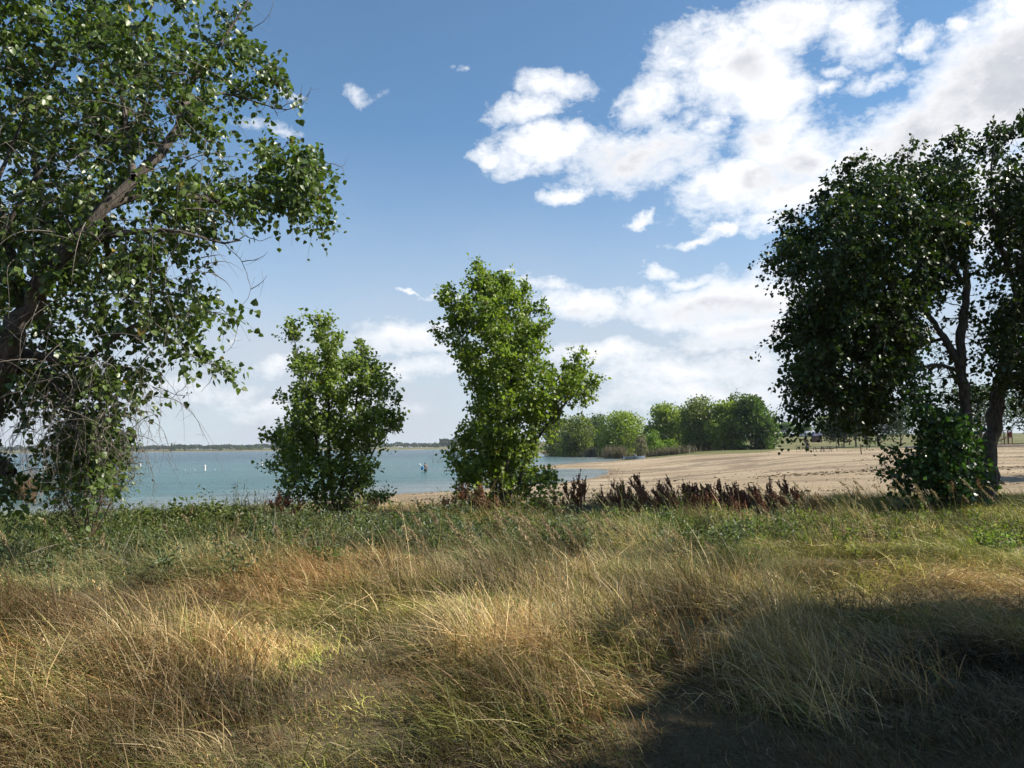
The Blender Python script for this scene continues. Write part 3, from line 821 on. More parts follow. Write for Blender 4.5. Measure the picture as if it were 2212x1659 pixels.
# suckers round the foot of the right trees
SB = [(1955, 800), (1985, 775), (2015, 840), (2045, 880), (2085, 880), (2112, 920), (2120, 970), (2140, 1030), (2140, 1075), (2040, 1085), (1985, 1062), (1945, 1030), (1925, 1005), (1965, 980), (1975, 930), (1950, 880), (1945, 840)]
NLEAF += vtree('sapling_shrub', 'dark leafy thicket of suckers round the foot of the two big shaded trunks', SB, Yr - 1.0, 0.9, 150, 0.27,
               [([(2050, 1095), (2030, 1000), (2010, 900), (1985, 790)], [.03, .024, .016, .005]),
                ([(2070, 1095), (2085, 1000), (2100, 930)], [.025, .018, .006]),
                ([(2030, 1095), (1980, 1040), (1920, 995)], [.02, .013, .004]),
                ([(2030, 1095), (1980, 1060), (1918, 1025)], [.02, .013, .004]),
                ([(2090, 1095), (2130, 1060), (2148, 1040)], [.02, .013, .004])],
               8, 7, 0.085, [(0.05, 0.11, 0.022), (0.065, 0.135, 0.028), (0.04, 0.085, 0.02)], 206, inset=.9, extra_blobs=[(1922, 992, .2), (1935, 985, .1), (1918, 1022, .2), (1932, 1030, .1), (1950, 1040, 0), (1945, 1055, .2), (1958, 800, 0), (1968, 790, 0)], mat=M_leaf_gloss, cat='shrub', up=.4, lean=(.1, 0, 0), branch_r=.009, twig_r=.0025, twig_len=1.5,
               trunk_name='stems')


# ---- tree out of frame on the right that throws the shadow on the grass
def shade_tree():
    rg = np.random.default_rng(300)
    B = np.array([11.2, 1.0, 0.0]); B[2] = hz1(B[0], B[1])
    bl = [np.array(c) - np.array([.5, 1.15, 0]) for c in ((8.7, 7.3, 5.0), (9.1, 7.0, 5.4), (8.5, 6.9, 4.6), (8.9, 7.7, 5.2), (9.6, 7.2, 5.2), (6.9, 6.8, 4.9), (7.1, 6.6, 5.1), (6.8, 6.6, 4.6), (7.3, 6.9, 5.0), (7.0, 7.0, 4.7), (7.6, 6.6, 5.1), (8.3, 7.6, 4.9), (8.9, 6.6, 4.8), (9.4, 7.6, 5.4), (10.0, 7.4, 5.6), (9.8, 6.9, 5.0))]
    while len(bl) < 520:
        q = rg.normal(0, 1, 3); q = q / np.linalg.norm(q) * rg.random() ** 0.42
        c = np.array([11.1, 0.3, 6.4]) + q * np.array([3.2, 6.2, 3.0])
        if c[1] > 0.1 and abs(c[0]) < 0.80 * c[1] + 0.9: continue
        bl.append(c)
    k = 0
    while k < 260:          # boughs added over and behind the camera to block sky light
        q = rg.normal(0, 1, 3); q = q / np.linalg.norm(q) * rg.random() ** 0.45
        c = np.array([8.6, -4.6, 6.2]) + q * np.array([5.2, 5.0, 2.8])
        if c[1] > -.3 and abs(c[0]) < 0.80 * c[1] + 1.4: continue
        bl.append(c); k += 1
    k = 0
    while k < 200:
        q = rg.normal(0, 1, 3); q = q / np.linalg.norm(q) * rg.random() ** 0.42
        c = np.array([10.9, 4.2, 5.7]) + q * np.array([2.7, 2.4, 2.2])
        if abs(c[0]) < 0.80 * c[1] + 0.9: continue
        bl.append(c); k += 1
    L = [(np.array([B - [0, 0, .1], B + [.1, 0, 1.4], B + [-.1, .1, 3.0], B + [.1, 0, 5.0], B + [0, 0, 8.5]]), [.28, .22, .19, .13, .02])]
    for a in np.linspace(0, 6.28, 7)[:-1]:
        e = np.array([math.cos(a) * 2.6, math.sin(a) * 3.2, rg.uniform(2.5, 4.0)])
        p0 = B + np.array([0, 0, rg.uniform(2.4, 4.2)]); e[1] *= 1.5
        L.append((np.array([p0, p0 + e * .5 + [0, 0, .2], p0 + e]), [.09, .06, .015]))
    build_tree('cottonwood_tree', 'broad cottonwood outside the frame that shades the bottom corner of the grass', B, L, np.array(bl), 0.6, 9, 9, 0.18, G_SHADE, rg,
               mat=M_leaf_dark, branch_r=.02, twig_r=.005)


shade_tree()
print('trees', time.time() - T0, NLEAF)
#PART2

# ------------------------------------------------------------------ far trees
def far_tree(name, label, vx, vtop, vbase, vw, Y, cols, seed, leaf=0.36, n=3200, group=None, cat='tree', trunk=True, low=0.12, lobes=16, leafmat=None, snap=True, lean=0.0):
    rg = np.random.default_rng(seed)
    b = at(vx, vbase, Y)
    if snap: b[2] = max(hz1(b[0], b[1]), WATER_Z)
    H = at(vx, vtop, Y)[2] - b[2]
    Wd = vw / FV * Y
    root = empty(name, b); tag(root, label, cat, group)
    P = []; A = []
    cen = []
    for i in range(lobes):
        f = rg.uniform(low, 0.98) if i else 0.9
        prof = math.sin(math.pi * min(0.96, max(0.22, (f - low) / (1.02 - low) * 0.82 + 0.16))) ** 0.55
        a = rg.uniform(0, 2 * math.pi); rr = rg.uniform(0.25, 0.72) * prof
        c = np.array([math.cos(a) * rr * Wd * .5, math.sin(a) * rr * Wd * .5, f * H])
        s = np.array([Wd * .31, Wd * .31, min(H * .22, Wd * .38)]) * rg.uniform(.7, 1.2) * (0.55 + .45 * prof)
        c[2] = min(c[2], H - s[2] * .55)
        cen.append((c, s))
    vol = np.array([s[0] * s[2] for c, s in cen]); vol /= vol.sum()
    for (c, s), v in zip(cen, vol):
        k = int(n * v)
        q = unit(rg.normal(0, 1, (k, 3))) * (rg.random((k, 1)) ** 0.35)
        # shoots that stick out of the lobe
        q *= 1 + 0.45 * (rg.random((k, 1)) ** 6)
        P.append(c + q * s); A.append(q + rg.normal(0, .7, (k, 3)) + np.array([0, 0, .25]))
    P = np.concatenate(P); A = np.concatenate(A); n = len(P)
    V, F = leaves_arrays(P, A, rg.normal(0, 1, (n, 3)) + np.array([0, 0, .7]), leaf * rg.uniform(.6, 1.4, n), 1.0)
    cols = np.asarray(cols)
    C = cols[rg.integers(0, len(cols), n)] * rg.uniform(.75, 1.25, (n, 1))
    link('crown', raw_mesh('crown', V, [F], np.repeat(C, 6, 0), leafmat or M_leaf), root)
    if trunk:
        L = []
        r0 = max(0.06, H * 0.022)
        t = np.linspace(0, 1, 7)[:, None]
        ax = np.array([0, 0, 1.0]) * H * .82 * t + np.array([lean * H, rg.normal(0, .03) * H, 0]) * t + rg.normal(0, r0 * .5, (7, 3)) * t
        L.append((ax + [0, 0, -.1], np.linspace(r0, r0 * .15, 7), 7))
        for c, s in cen[:9]:
            z0 = rg.uniform(.1, .55) * c[2]; p0 = np.array([lean * z0, 0, z0])
            tt = np.linspace(0, 1, 5)[:, None]
            L.append((p0 + (c - p0) * tt + np.array([0, 0, .1]) * H * tt * (1 - tt), np.linspace(r0 * .5, r0 * .1, 5), 5))
        V, F = tubes_mesh(L)
        link('trunk', raw_mesh('trunk', V, [F], None, M_bark, smooth=True), root)
    return root


OLV = [(0.17, 0.205, 0.06), (0.205, 0.24, 0.072), (0.13, 0.165, 0.05)]
LGT = [(0.26, 0.32, 0.07), (0.30, 0.36, 0.08), (0.21, 0.27, 0.06)]
DKG = [(0.09, 0.145, 0.042), (0.11, 0.17, 0.05), (0.07, 0.115, 0.036)]
GRY = [(0.20, 0.18, 0.13), (0.15, 0.14, 0.10), (0.22, 0.20, 0.15)]
BRT = [(0.19, 0.29, 0.045), (0.22, 0.32, 0.05), (0.15, 0.24, 0.04)]
GS = 'trees on the far bank of the inlet'
bank = [
    ('willow_tree', 'olive green willow on the inlet bank, just right of the taller middle cottonwood', 1246, 904, 984, 64, 238, OLV, 3600),
    ('willow_tree', 'willow mostly hidden behind the taller middle cottonwood, its olive top showing above the reeds', 1205, 908, 983, 58, 252, OLV, 2600),
    ('cottonwood_tree', 'dark narrow tree behind the inlet row, between an olive and a light green willow', 1296, 898, 984, 52, 262, DKG, 2800),
    ('willow_tree', 'light green broad willow behind the moored boat on the inlet bank', 1348, 896, 984, 88, 226, LGT, 4600),
    ('willow_tree', 'tall light green willow behind the bright yellow green shrub', 1433, 879, 984, 66, 214, LGT, 4200),
    ('cottonwood_tree', 'dull green tree squeezed between the tall light willow and the round shade tree', 1478, 888, 984, 48, 236, OLV, 2600),
    ('cottonwood_tree', 'broad round crowned olive green tree shading the sand edge', 1514, 866, 983, 78, 205, OLV, 5200),
    ('cottonwood_tree', 'olive tree leaning on the round crowned one, its boughs low over the sand', 1566, 874, 982, 66, 200, LGT, 4200),
    ('cottonwood_tree', 'tallest dark green tree behind the group at the head of the beach', 1588, 856, 980, 46, 226, DKG, 2800),
    ('cottonwood_tree', 'dark green spreading tree at the right end of the inlet group', 1634, 861, 977, 76, 198, DKG, 5200),
    ('cottonwood_tree', 'small dark green tree tapering off the right end of the inlet group', 1666, 906, 974, 30, 202, DKG, 1500),
]
for i, (nm, lb, vx, vt, vb, w, Y, c_, n_) in enumerate(bank):
    far_tree(nm, lb, vx, vt, vb, w * 1.28, Y, c_, 400 + i, 0.46, int(n_ * 2.0), GS, low=0.02, lobes=24)
shr = [
    ('willow_shrub', 'bright yellow green shrub at the sand edge, right of the moored boat', 1418, 934, 986, 44, 192, BRT, 2600),
    ('willow_shrub', 'small bright shrub just right of the bright yellow green one', 1447, 952, 986, 26, 194, BRT, 1100),
    ('bare_shrub', 'grey brown leafless shrub directly behind the moored boat', 1384, 944, 985, 34, 186, GRY, 1500),
    ('willow_shrub', 'low green shrub at the feet of the round crowned tree', 1478, 962, 985, 36, 200, OLV, 1100),
    ('willow_shrub', 'low yellow green shrub standing among the reeds by the water', 1300, 966, 987, 24, 222, LGT, 900),
    ('willow_shrub', 'low olive shrub left of the reeds near the tall middle cottonwood', 1196, 962, 984, 26, 255, OLV, 800),
    ('willow_shrub', 'reddish brown low bush at the end of the inlet trees, beside the sand', 1652, 958, 976, 20, 196, [(0.16, 0.11, 0.06), (0.12, 0.10, 0.045)], 500),
    ('willow_shrub', 'low dark shrub under the spreading dark tree', 1600, 962, 981, 44, 196, DKG, 1100),
]
for i, (nm, lb, vx, vt, vb, w, Y, c_, n_) in enumerate(shr):
    far_tree(nm, lb, vx, vt, vb, w, Y, c_, 450 + i, 0.26, n_, None, 'shrub', low=0.0, lobes=14)

far_bits = [
    ('shade_tree', 'grey green round tree far across the field, left of the pair', 1702, 915, 944, 46, 430, DKG, 1500),
    ('shade_tree', 'low dark round tree far across the field, in front of the white cars', 1740, 916, 944, 32, 440, DKG, 1200),
    ('shade_tree', 'broad grey green tree far across the field, behind the blue roofed hut', 1784, 901, 942, 58, 400, OLV, 2200),
    ('shade_tree', 'pale far tree half hidden by the dark hanging boughs', 1836, 905, 942, 56, 420, OLV, 1600),
]
for i, (nm, lb, vx, vt, vb, w, Y, c_, n_) in enumerate(far_bits):
    far_tree(nm, lb, vx, vt, vb, w, Y, c_, 480 + i, 0.75, n_, 'trees across the field', low=0.05)

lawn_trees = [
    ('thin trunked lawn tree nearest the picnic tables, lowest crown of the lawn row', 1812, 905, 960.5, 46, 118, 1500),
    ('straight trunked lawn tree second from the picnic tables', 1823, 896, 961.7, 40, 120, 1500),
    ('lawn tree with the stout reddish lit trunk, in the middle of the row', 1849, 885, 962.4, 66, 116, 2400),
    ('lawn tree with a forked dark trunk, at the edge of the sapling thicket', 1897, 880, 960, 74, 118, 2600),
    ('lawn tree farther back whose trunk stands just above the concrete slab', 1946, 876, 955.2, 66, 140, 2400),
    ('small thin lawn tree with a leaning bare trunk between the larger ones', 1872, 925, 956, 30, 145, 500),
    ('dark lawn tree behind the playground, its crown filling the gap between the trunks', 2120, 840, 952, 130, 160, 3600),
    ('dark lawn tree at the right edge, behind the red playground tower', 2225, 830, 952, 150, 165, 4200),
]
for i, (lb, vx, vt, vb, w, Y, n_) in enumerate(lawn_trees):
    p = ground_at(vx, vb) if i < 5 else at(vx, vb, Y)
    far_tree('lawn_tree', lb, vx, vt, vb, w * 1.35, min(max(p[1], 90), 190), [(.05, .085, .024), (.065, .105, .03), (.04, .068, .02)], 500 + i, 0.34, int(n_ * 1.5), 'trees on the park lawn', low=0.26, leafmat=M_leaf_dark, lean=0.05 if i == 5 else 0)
# trees outside the right edge that shade the sand there
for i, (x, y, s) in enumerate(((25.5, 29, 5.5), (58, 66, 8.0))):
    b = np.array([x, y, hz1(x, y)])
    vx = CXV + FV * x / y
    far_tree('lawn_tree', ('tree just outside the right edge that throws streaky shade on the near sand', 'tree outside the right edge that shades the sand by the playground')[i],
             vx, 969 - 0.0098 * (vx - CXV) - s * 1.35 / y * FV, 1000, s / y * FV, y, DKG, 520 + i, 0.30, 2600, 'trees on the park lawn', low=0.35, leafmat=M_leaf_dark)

# far shore
fs = [('poplar_tree', 'left of two thin poplars poking above the far shore tree line', 370.5, 959, 971, 4), ('poplar_tree', 'right of two thin poplars poking above the far shore tree line', 377, 959.5, 971, 5),
      ('poplar_tree', 'lone thin poplar on the far shore, right of the two', 401, 962, 971, 4),
      ('far_tree', 'small round tree on the far shore, leftmost of the four domes', 476, 963.5, 970.5, 9), ('far_tree', 'wide domed tree on the far shore, left of the largest dome', 520, 962.5, 970.3, 17),
      ('far_tree', 'largest domed tree on the far shore, left of the shorter middle cottonwood', 543, 962, 970.2, 22), ('far_tree', 'low domed tree on the far shore, rightmost of the four domes', 561, 964, 970, 13),
      ('far_tree', 'tall twin topped dark tree on the far shore between the middle cottonwoods, left top', 939, 956.5, 968.3, 7), ('far_tree', 'tall twin topped dark tree on the far shore between the middle cottonwoods, right top', 947, 958.3, 968.3, 8)]
for i, (nm, lb, vx, vt, vb, w) in enumerate(fs):
    far_tree(nm, lb, vx, vt, vb, w, 1890, DKG, 540 + i, 1.6, 420, 'trees along the far shore', low=0.02, lobes=9)


def treeline():
    rg = np.random.default_rng(560)
    P = []
    for (v0, v1, h0, n, Yd) in ((-120, 300, 5.5, 3600, 1960), (285, 600, 4.6, 5200, 1930), (600, 880, 5.0, 2400, 1930), (868, 900, 4.5, 900, 2100), (900, 955, 3.2, 1400, 2050), (950, 1010, 8.0, 1800, 1930), (1005, 1150, 8, 2400, 1800)):
        vx = rg.uniform(v0, v1, n)
        hh = 1.5 * h0 * (0.45 + 1.1 * fbm(vx * 0.07, vx * 0, 71, 4))
        vz = rg.random(n) ** 0.8 * hh
        base = 971.6 - 0.0098 * (vx - 298) - 1.0
        Y = Yd + rg.uniform(-30, 60, n)
        P.append(at(vx, base - vz, Y))
    P = np.concatenate(P); n = len(P)
    V, F = leaves_arrays(P, rg.normal(0, 1, (n, 3)), rg.normal(0, 1, (n, 3)) + [0, -.5, .6], rg.uniform(1.8, 4.2, n), 1.1)
    C = np.array([[.045, .065, .03]]) * rg.uniform(.6, 1.3, (n, 1))
    tag(link('tree_line', raw_mesh('tree_line', V, [F], np.repeat(C, 6, 0), M_leaf)), 'dark low line of trees along the far shore', 'tree line', kind='stuff')


treeline()

M_white = simple_mat('white_paint', (0.78, 0.78, 0.76), 0.5, 0.06, 3)
M_roof = simple_mat('grey_roof', (0.25, 0.24, 0.24), 0.8, 0.15, 2)
M_glass = simple_mat('dark_glass', (0.03, 0.035, 0.04), 0.1, 0.05, 3)


def far_house(vx, vy, w, h, d, Y, label):
    b = at(vx, vy, Y); b[2] = hz1(b[0], b[1])
    b[2] = max(b[2], at(vx, vy, Y)[2] - .3)
    root = empty('far_house', b); tag(root, label, 'house', 'white buildings on the far shore')
    MB().box((0, 0, h * .35), (w, d, h * .7)).build('wall', M_white, root)
    r = MB(); x, y, z0, z1 = w / 2 + .4, d / 2 + .4, h * .7 + .003, h
    r.add([[-x, -y, z0], [x, -y, z0], [x, y, z0], [-x, y, z0], [-x, 0, z1], [x, 0, z1]], [(0, 1, 5, 4), (2, 3, 4, 5), (1, 2, 5), (3, 0, 4), (3, 2, 1, 0)])
    r.build('roof', M_white if w > 8 else M_roof, root)
    for k in (-.28, .28): MB().box((k * w, -d / 2 - .02, h * .38), (w * .18, .05, h * .25)).build('window', M_glass, root)


for a in ((884, 968.6, 5, 3.6, 6, 1895, 'left of two small white houses at the water on the far shore'), (888.7, 968.7, 4, 2.8, 6, 1890, 'right of two small white houses at the water on the far shore'),
          (866, 968.9, 9, 2.6, 6, 1900, 'long white low building on the far shore beside the shorter cottonwood'), (883.5, 965.0, 14, 2.6, 8, 2300, 'long white roofed barn above the far shore houses'), (909, 968.4, 4, 2.6, 5, 1895, 'lone small white house on the far shore, left of the twin topped tree'),
          (426.5, 970.6, 3, 2.2, 4, 1880, 'tiny white house on the bare far shore bank, seen across open water')):
    far_house(*a)

# ------------------------------------------------------------------ reeds, brush in the water
M_reed = leaf_mat('dry_reed', 0.2, 0.7, 0.2, (1.1, 1.0, 0.8))


def blades(Pr, h, leanv, width, segs, rg, curl=0.15, kink=0.0):
    """grass blades as strips: roots Pr, heights h, horizontal lean vectors (in blade lengths), widths"""
    n = len(Pr)
    t = np.linspace(0, 1, segs + 1)
    ll = np.linalg.norm(leanv, axis=1)
    up = 1 / np.sqrt(1 + (ll * 0.9) ** 2)
    hz = h * up
    C = (Pr[:, None, :] + np.array([0, 0, 1.0]) * (hz[:, None] * (t - 0.22 * np.minimum(ll, 1.6)[:, None] * t ** 2.2))[..., None]
         + np.concatenate([leanv, np.zeros((n, 1))], 1)[:, None, :] * (h * up)[:, None, None] * (0.25 * t + 0.75 * t ** 1.8)[None, :, None])
    a = rg.uniform(0, 2 * math.pi, n)
    S = np.stack([np.cos(a), np.sin(a), np.zeros(n)], 1)
    k = rg.normal(0, curl, n)
    C = C + S[:, None, :] * (k * h)[:, None, None] * (t ** 2)[None, :, None]
    kk = rg.random(n) < kink; tk_ = rg.uniform(.35, .7, n); ka = rg.uniform(0, 2 * math.pi, n)
    kd = np.stack([np.cos(ka), np.sin(ka), rg.uniform(-1.1, -.1, n)], 1) * (rg.uniform(.4, 1.1, n) * h * kk)[:, None]
    C = C + kd[:, None, :] * np.clip(t[None, :] - tk_[:, None], 0, 1)[..., None]
    C[..., 2] = np.maximum(C[..., 2], Pr[:, None, 2] + .01)
    wd = width[:, None] * np.maximum(1 - t ** 2.2, 0.12)[None, :] * .5
    a2 = a + rg.normal(1.57, .5, n)
    W = np.stack([np.cos(a2), np.sin(a2), rg.normal(0, .25, n)], 1)
    Lf = C - W[:, None, :] * wd[..., None]; Rt = C + W[:, None, :] * wd[..., None]
    V = np.stack([Lf, Rt], 2).reshape(-1, 3)
    m_ = (segs + 1) * 2
    b = (np.arange(n) * m_)[:, None, None]
    s = (np.arange(segs) * 2)[None, :, None]
    F = (b + s + np.array([0, 1, 3, 2])[None, None, :]).reshape(-1, 4)
    return V, F, m_


def reed_bed(label, spots, n, h, wid, cols, seed, lean=0.25):
    rg = np.random.default_rng(seed)
    P = []
    for (vx, vy, hw, Y, dep) in spots:
        k = n // len(spots)
        v = vx + rg.normal(0, .5, k) * hw; 
        q = at(v, np.full(k, vy), Y + rg.uniform(-dep, dep, k)); 
        q[:, 2] = np.maximum(height(q[:, 0], q[:, 1])[0], WATER_Z - .1); P.append(q)
    P = np.concatenate(P); n = len(P)
    V, F, m_ = blades(P, h * rg.uniform(.5, 1.15, n), rg.normal(0, lean, (n, 2)), np.full(n, wid), 3, rg, .12)
    C = np.asarray(cols)[rg.integers(0, len(cols), n)] * rg.uniform(.75, 1.25, (n, 1))
    tag(link('reed_bed', raw_mesh('reed_bed', V, [F], np.repeat(C, m_, 0), M_reed)), label, 'reeds', 'dry reed beds on the inlet bank', 'stuff')


TAN = [(0.28, 0.24, 0.17), (0.22, 0.19, 0.13), (0.19, 0.19, 0.10)]
reed_bed('wide tan bed of dry reeds along the inlet bank', [(1232, 984, 36, 252, 3), (1262, 985, 34, 240, 3), (1285, 986, 26, 230, 3)], 1700, 2.8, .16, TAN, 601)
reed_bed('narrow tan clump of dry reeds left of the moored boat', [(1330, 988.5, 26, 192, 2)], 700, 3.2, .12, TAN, 602)
reed_bed('low brown reeds under the bright shrub at the sand edge', [(1440, 987, 60, 190, 1.5)], 900, 2.2, .12, TAN, 603)


def dead_brush(label, vx, vy, Y, H, n, wd, seed, group='dead brush standing in the lake', col=None):
    rg = np.random.default_rng(seed)
    b = at(vx, vy, Y); b[2] = WATER_Z
    L = []
    for i in range(n):
        p0 = np.array([rg.normal(0, wd * .3), rg.normal(0, wd * .3), -.3])
        d = np.array([rg.normal(0, .35), rg.normal(0, .3), 1.0]); Lh = H * rg.uniform(.45, 1.1)
        t = np.linspace(0, 1, 6)[:, None]
        P = p0 + unit(d) * Lh * t + rg.normal(0, .03, (6, 3)) * Lh * t
        r = max(.006, H * .011); L.append((P, np.linspace(r, r * .3, 6), 4))
        for k in range(6):
            j = rg.integers(1, 6); q = P[j] + 0
            dd = unit(d + rg.normal(0, .55, 3)) * Lh * rg.uniform(.12, .4)
            L.append((q + dd * np.linspace(0, 1, 3)[:, None], np.linspace(r * .5, r * .2, 3), 3))
    V, F = tubes_mesh(L)
    o = link('dead_brush', raw_mesh('dead_brush', V, [F], None, col or M_deadwood, smooth=True), None, b)
    tag(o, label, 'dead bush', group)


dead_brush('sparse dead bush standing in the lake behind the wading person', 947, 998.8, 160, 1.9, 16, 2.0, 611)
dead_brush('thin bare bush standing in the shallows at the left edge, behind the hanging boughs', 40, 1070, 50, 3.4, 14, 1.0, 612)
dead_brush('bare bush in the shallows at the left edge, right of the thin one', 78, 1060, 54, 3.6, 12, 1.0, 613)
reed_bed('straw brown clump of dead grass in the shallows at the left edge', [(52, 1072, 26, 49, .5)], 340, 2.0, .03, [(0.30, 0.20, 0.10), (0.24, 0.16, 0.09)], 604)
reed_bed('short stubs of old reeds in the water at the left edge', [(66, 1084, 14, 46, .4)], 60, .7, .05, [(0.2, 0.13, 0.08)], 605)

# ------------------------------------------------------------------ buoys and floats
def buoy(vx, vy, label, Y):
    b = at(vx, vy, Y); b[2] = WATER_Z
    root = empty('marker_buoy', b); tag(root, label, 'buoy', 'white marker buoys off the beach')
    MB().lathe([(.10, -.3), (.13, -.1), (.13, .72), (.10, .78), (.03, .80)], (0, 0, 0), 14).build('body', M_white, root, smooth=True)
    MB().lathe([(.134, .45), (.134, .53)], (0, 0, 0), 14).build('band', simple_mat('buoy_band', (.55, .18, .08), .5), root)
    MB().lathe([(.17, -.06), (.19, 0), (.17, .06)], (0, 0, 0), 14).build('collar', M_white, root)


buoy(303, 1007, 'white marker buoy nearest the hanging left tree, beside a small float', 150)
buoy(442.4, 1016, 'largest white marker buoy, standing alone on the water amid the row of floats', 117)
buoy(566, 1008, 'white marker buoy close to the shorter middle cottonwood', 138)
buoy(95, 1015, 'white marker buoy glimpsed under the big left tree', 128)
M_float = simple_mat('weathered_float', (.5, .5, .47), .7)
for vx, vy in ((400, 1015.8), (421, 1015.6), (465, 1015.2), (338, 1016.3), (583, 1015)):
    p = ground_at(vx, vy); 
    o = MB().lathe([(.02, -.1), (.07, -.05), (.085, 0), (.07, .05), (.03, .075), (.015, .08)], (0, 0, 0), 10)  .build('swim_float', M_float, None, p, smooth=True)
    tag(o, 'small white float of the swim line strung between the marker buoys', 'float', 'swim line floats')

# ------------------------------------------------------------------ moored boat
def boat():
    p = at(1370, 991.5, 174); p[2] = WATER_Z
    root = empty('fishing_boat', p); root.rotation_euler = (0, 0, R(8)); tag(root, 'grey blue open motor boat moored at the sand under the trees, outboard on its stern', 'boat')
    M_hull = simple_mat('boat_hull', (.22, .27, .36), .4, .08, 2)
    secs = []
    for t in np.linspace(0, 1, 10):
        x = -2.4 + 4.8 * t
        w = .95 * (1 - max(0, (t - .45) / .55) ** 2.2) + .02
        zt = .62 + .22 * t ** 2; zb = -.12 + .30 * max(0, (t - .6) / .4) ** 2
        secs.append([[x, -w, zt], [x, -w * .88, zb + .22], [x, -w * .35, zb], [x, w * .35, zb], [x, w * .88, zb + .22], [x, w, zt], [x, w * .86, zt], [x, w * .7, zb + .25], [x, -w * .7, zb + .25], [x, -w * .86, zt]])
    h = MB(); V = np.array(secs).reshape(-1, 3); F = []
    for i in range(9):
        for j in range(10): F.append([i * 10 + j, i * 10 + (j + 1) % 10, (i + 1) * 10 + (j + 1) % 10, (i + 1) * 10 + j])
    F.append([0, 9, 8, 7, 6, 5, 4, 3, 2, 1]); F.append([90 + k for k in range(10)])
    h.add(V, F); h.build('hull', M_hull, root)
    w = MB(); w.add([[.35, -.75, .70], [.35, .75, .70], [-.05, .62, 1.12], [-.05, -.62, 1.12], [.39, -.75, .70], [.39, .75, .70], [-.01, .62, 1.12], [-.01, -.62, 1.12]],
                    [(0, 1, 2, 3), (7, 6, 5, 4), (0, 4, 5, 1), (2, 6, 7, 3), (1, 5, 6, 2), (3, 7, 4, 0)]); w.build('windshield', M_glass, root)
    r = MB(); r.tube([(.37, -.76, .70), (-.03, -.64, 1.15), (-.03, .64, 1.15), (.37, .76, .70)], .03, 6); r.build('windshield_frame', M_white, root)
    for x in (-1.5, -.6): MB().box((x, 0, .42), (.35, 1.4, .08), bevel=.02).build('seat', M_white, root)
    M_blk = simple_mat('outboard_black', (.02, .02, .024), .35)
    e = MB(); e.box((-2.62, 0, .62), (.42, .36, .50), bevel=.09).box((-2.62, 0, .2), (.16, .14, .6), bevel=.03).box((-2.68, 0, -.12), (.34, .08, .12), bevel=.02); e.build('outboard_motor', M_blk, root)


boat()

# ------------------------------------------------------------------ wading person
def skin_figure(name, edges, pts, rad, mat, parent, sub=2):
    me = bpy.data.meshes.new(name); me.from_pydata([tuple(p) for p in pts], edges, [])
    o = bpy.data.objects.new(name, me); COL.objects.link(o)
    sk = o.modifiers.new('s', 'SKIN'); sk.use_smooth_shade = True
    for v, r in zip(me.skin_vertices[0].data, rad): v.radius = (r, r) if np.isscalar(r) else r
    me.skin_vertices[0].data[0].use_root = True
    ss_ = o.modifiers.new('u', 'SUBSURF'); ss_.levels = sub; ss_.render_levels = sub
    dg = bpy.context.evaluated_depsgraph_get()
    nm = bpy.data.meshes.new_from_object(o.evaluated_get(dg))
    bpy.data.objects.remove(o)
    nm.materials.clear(); nm.materials.append(mat)
    nm.polygons.foreach_set('use_smooth', np.ones(len(nm.polygons), bool))
    return link(name, nm, parent)


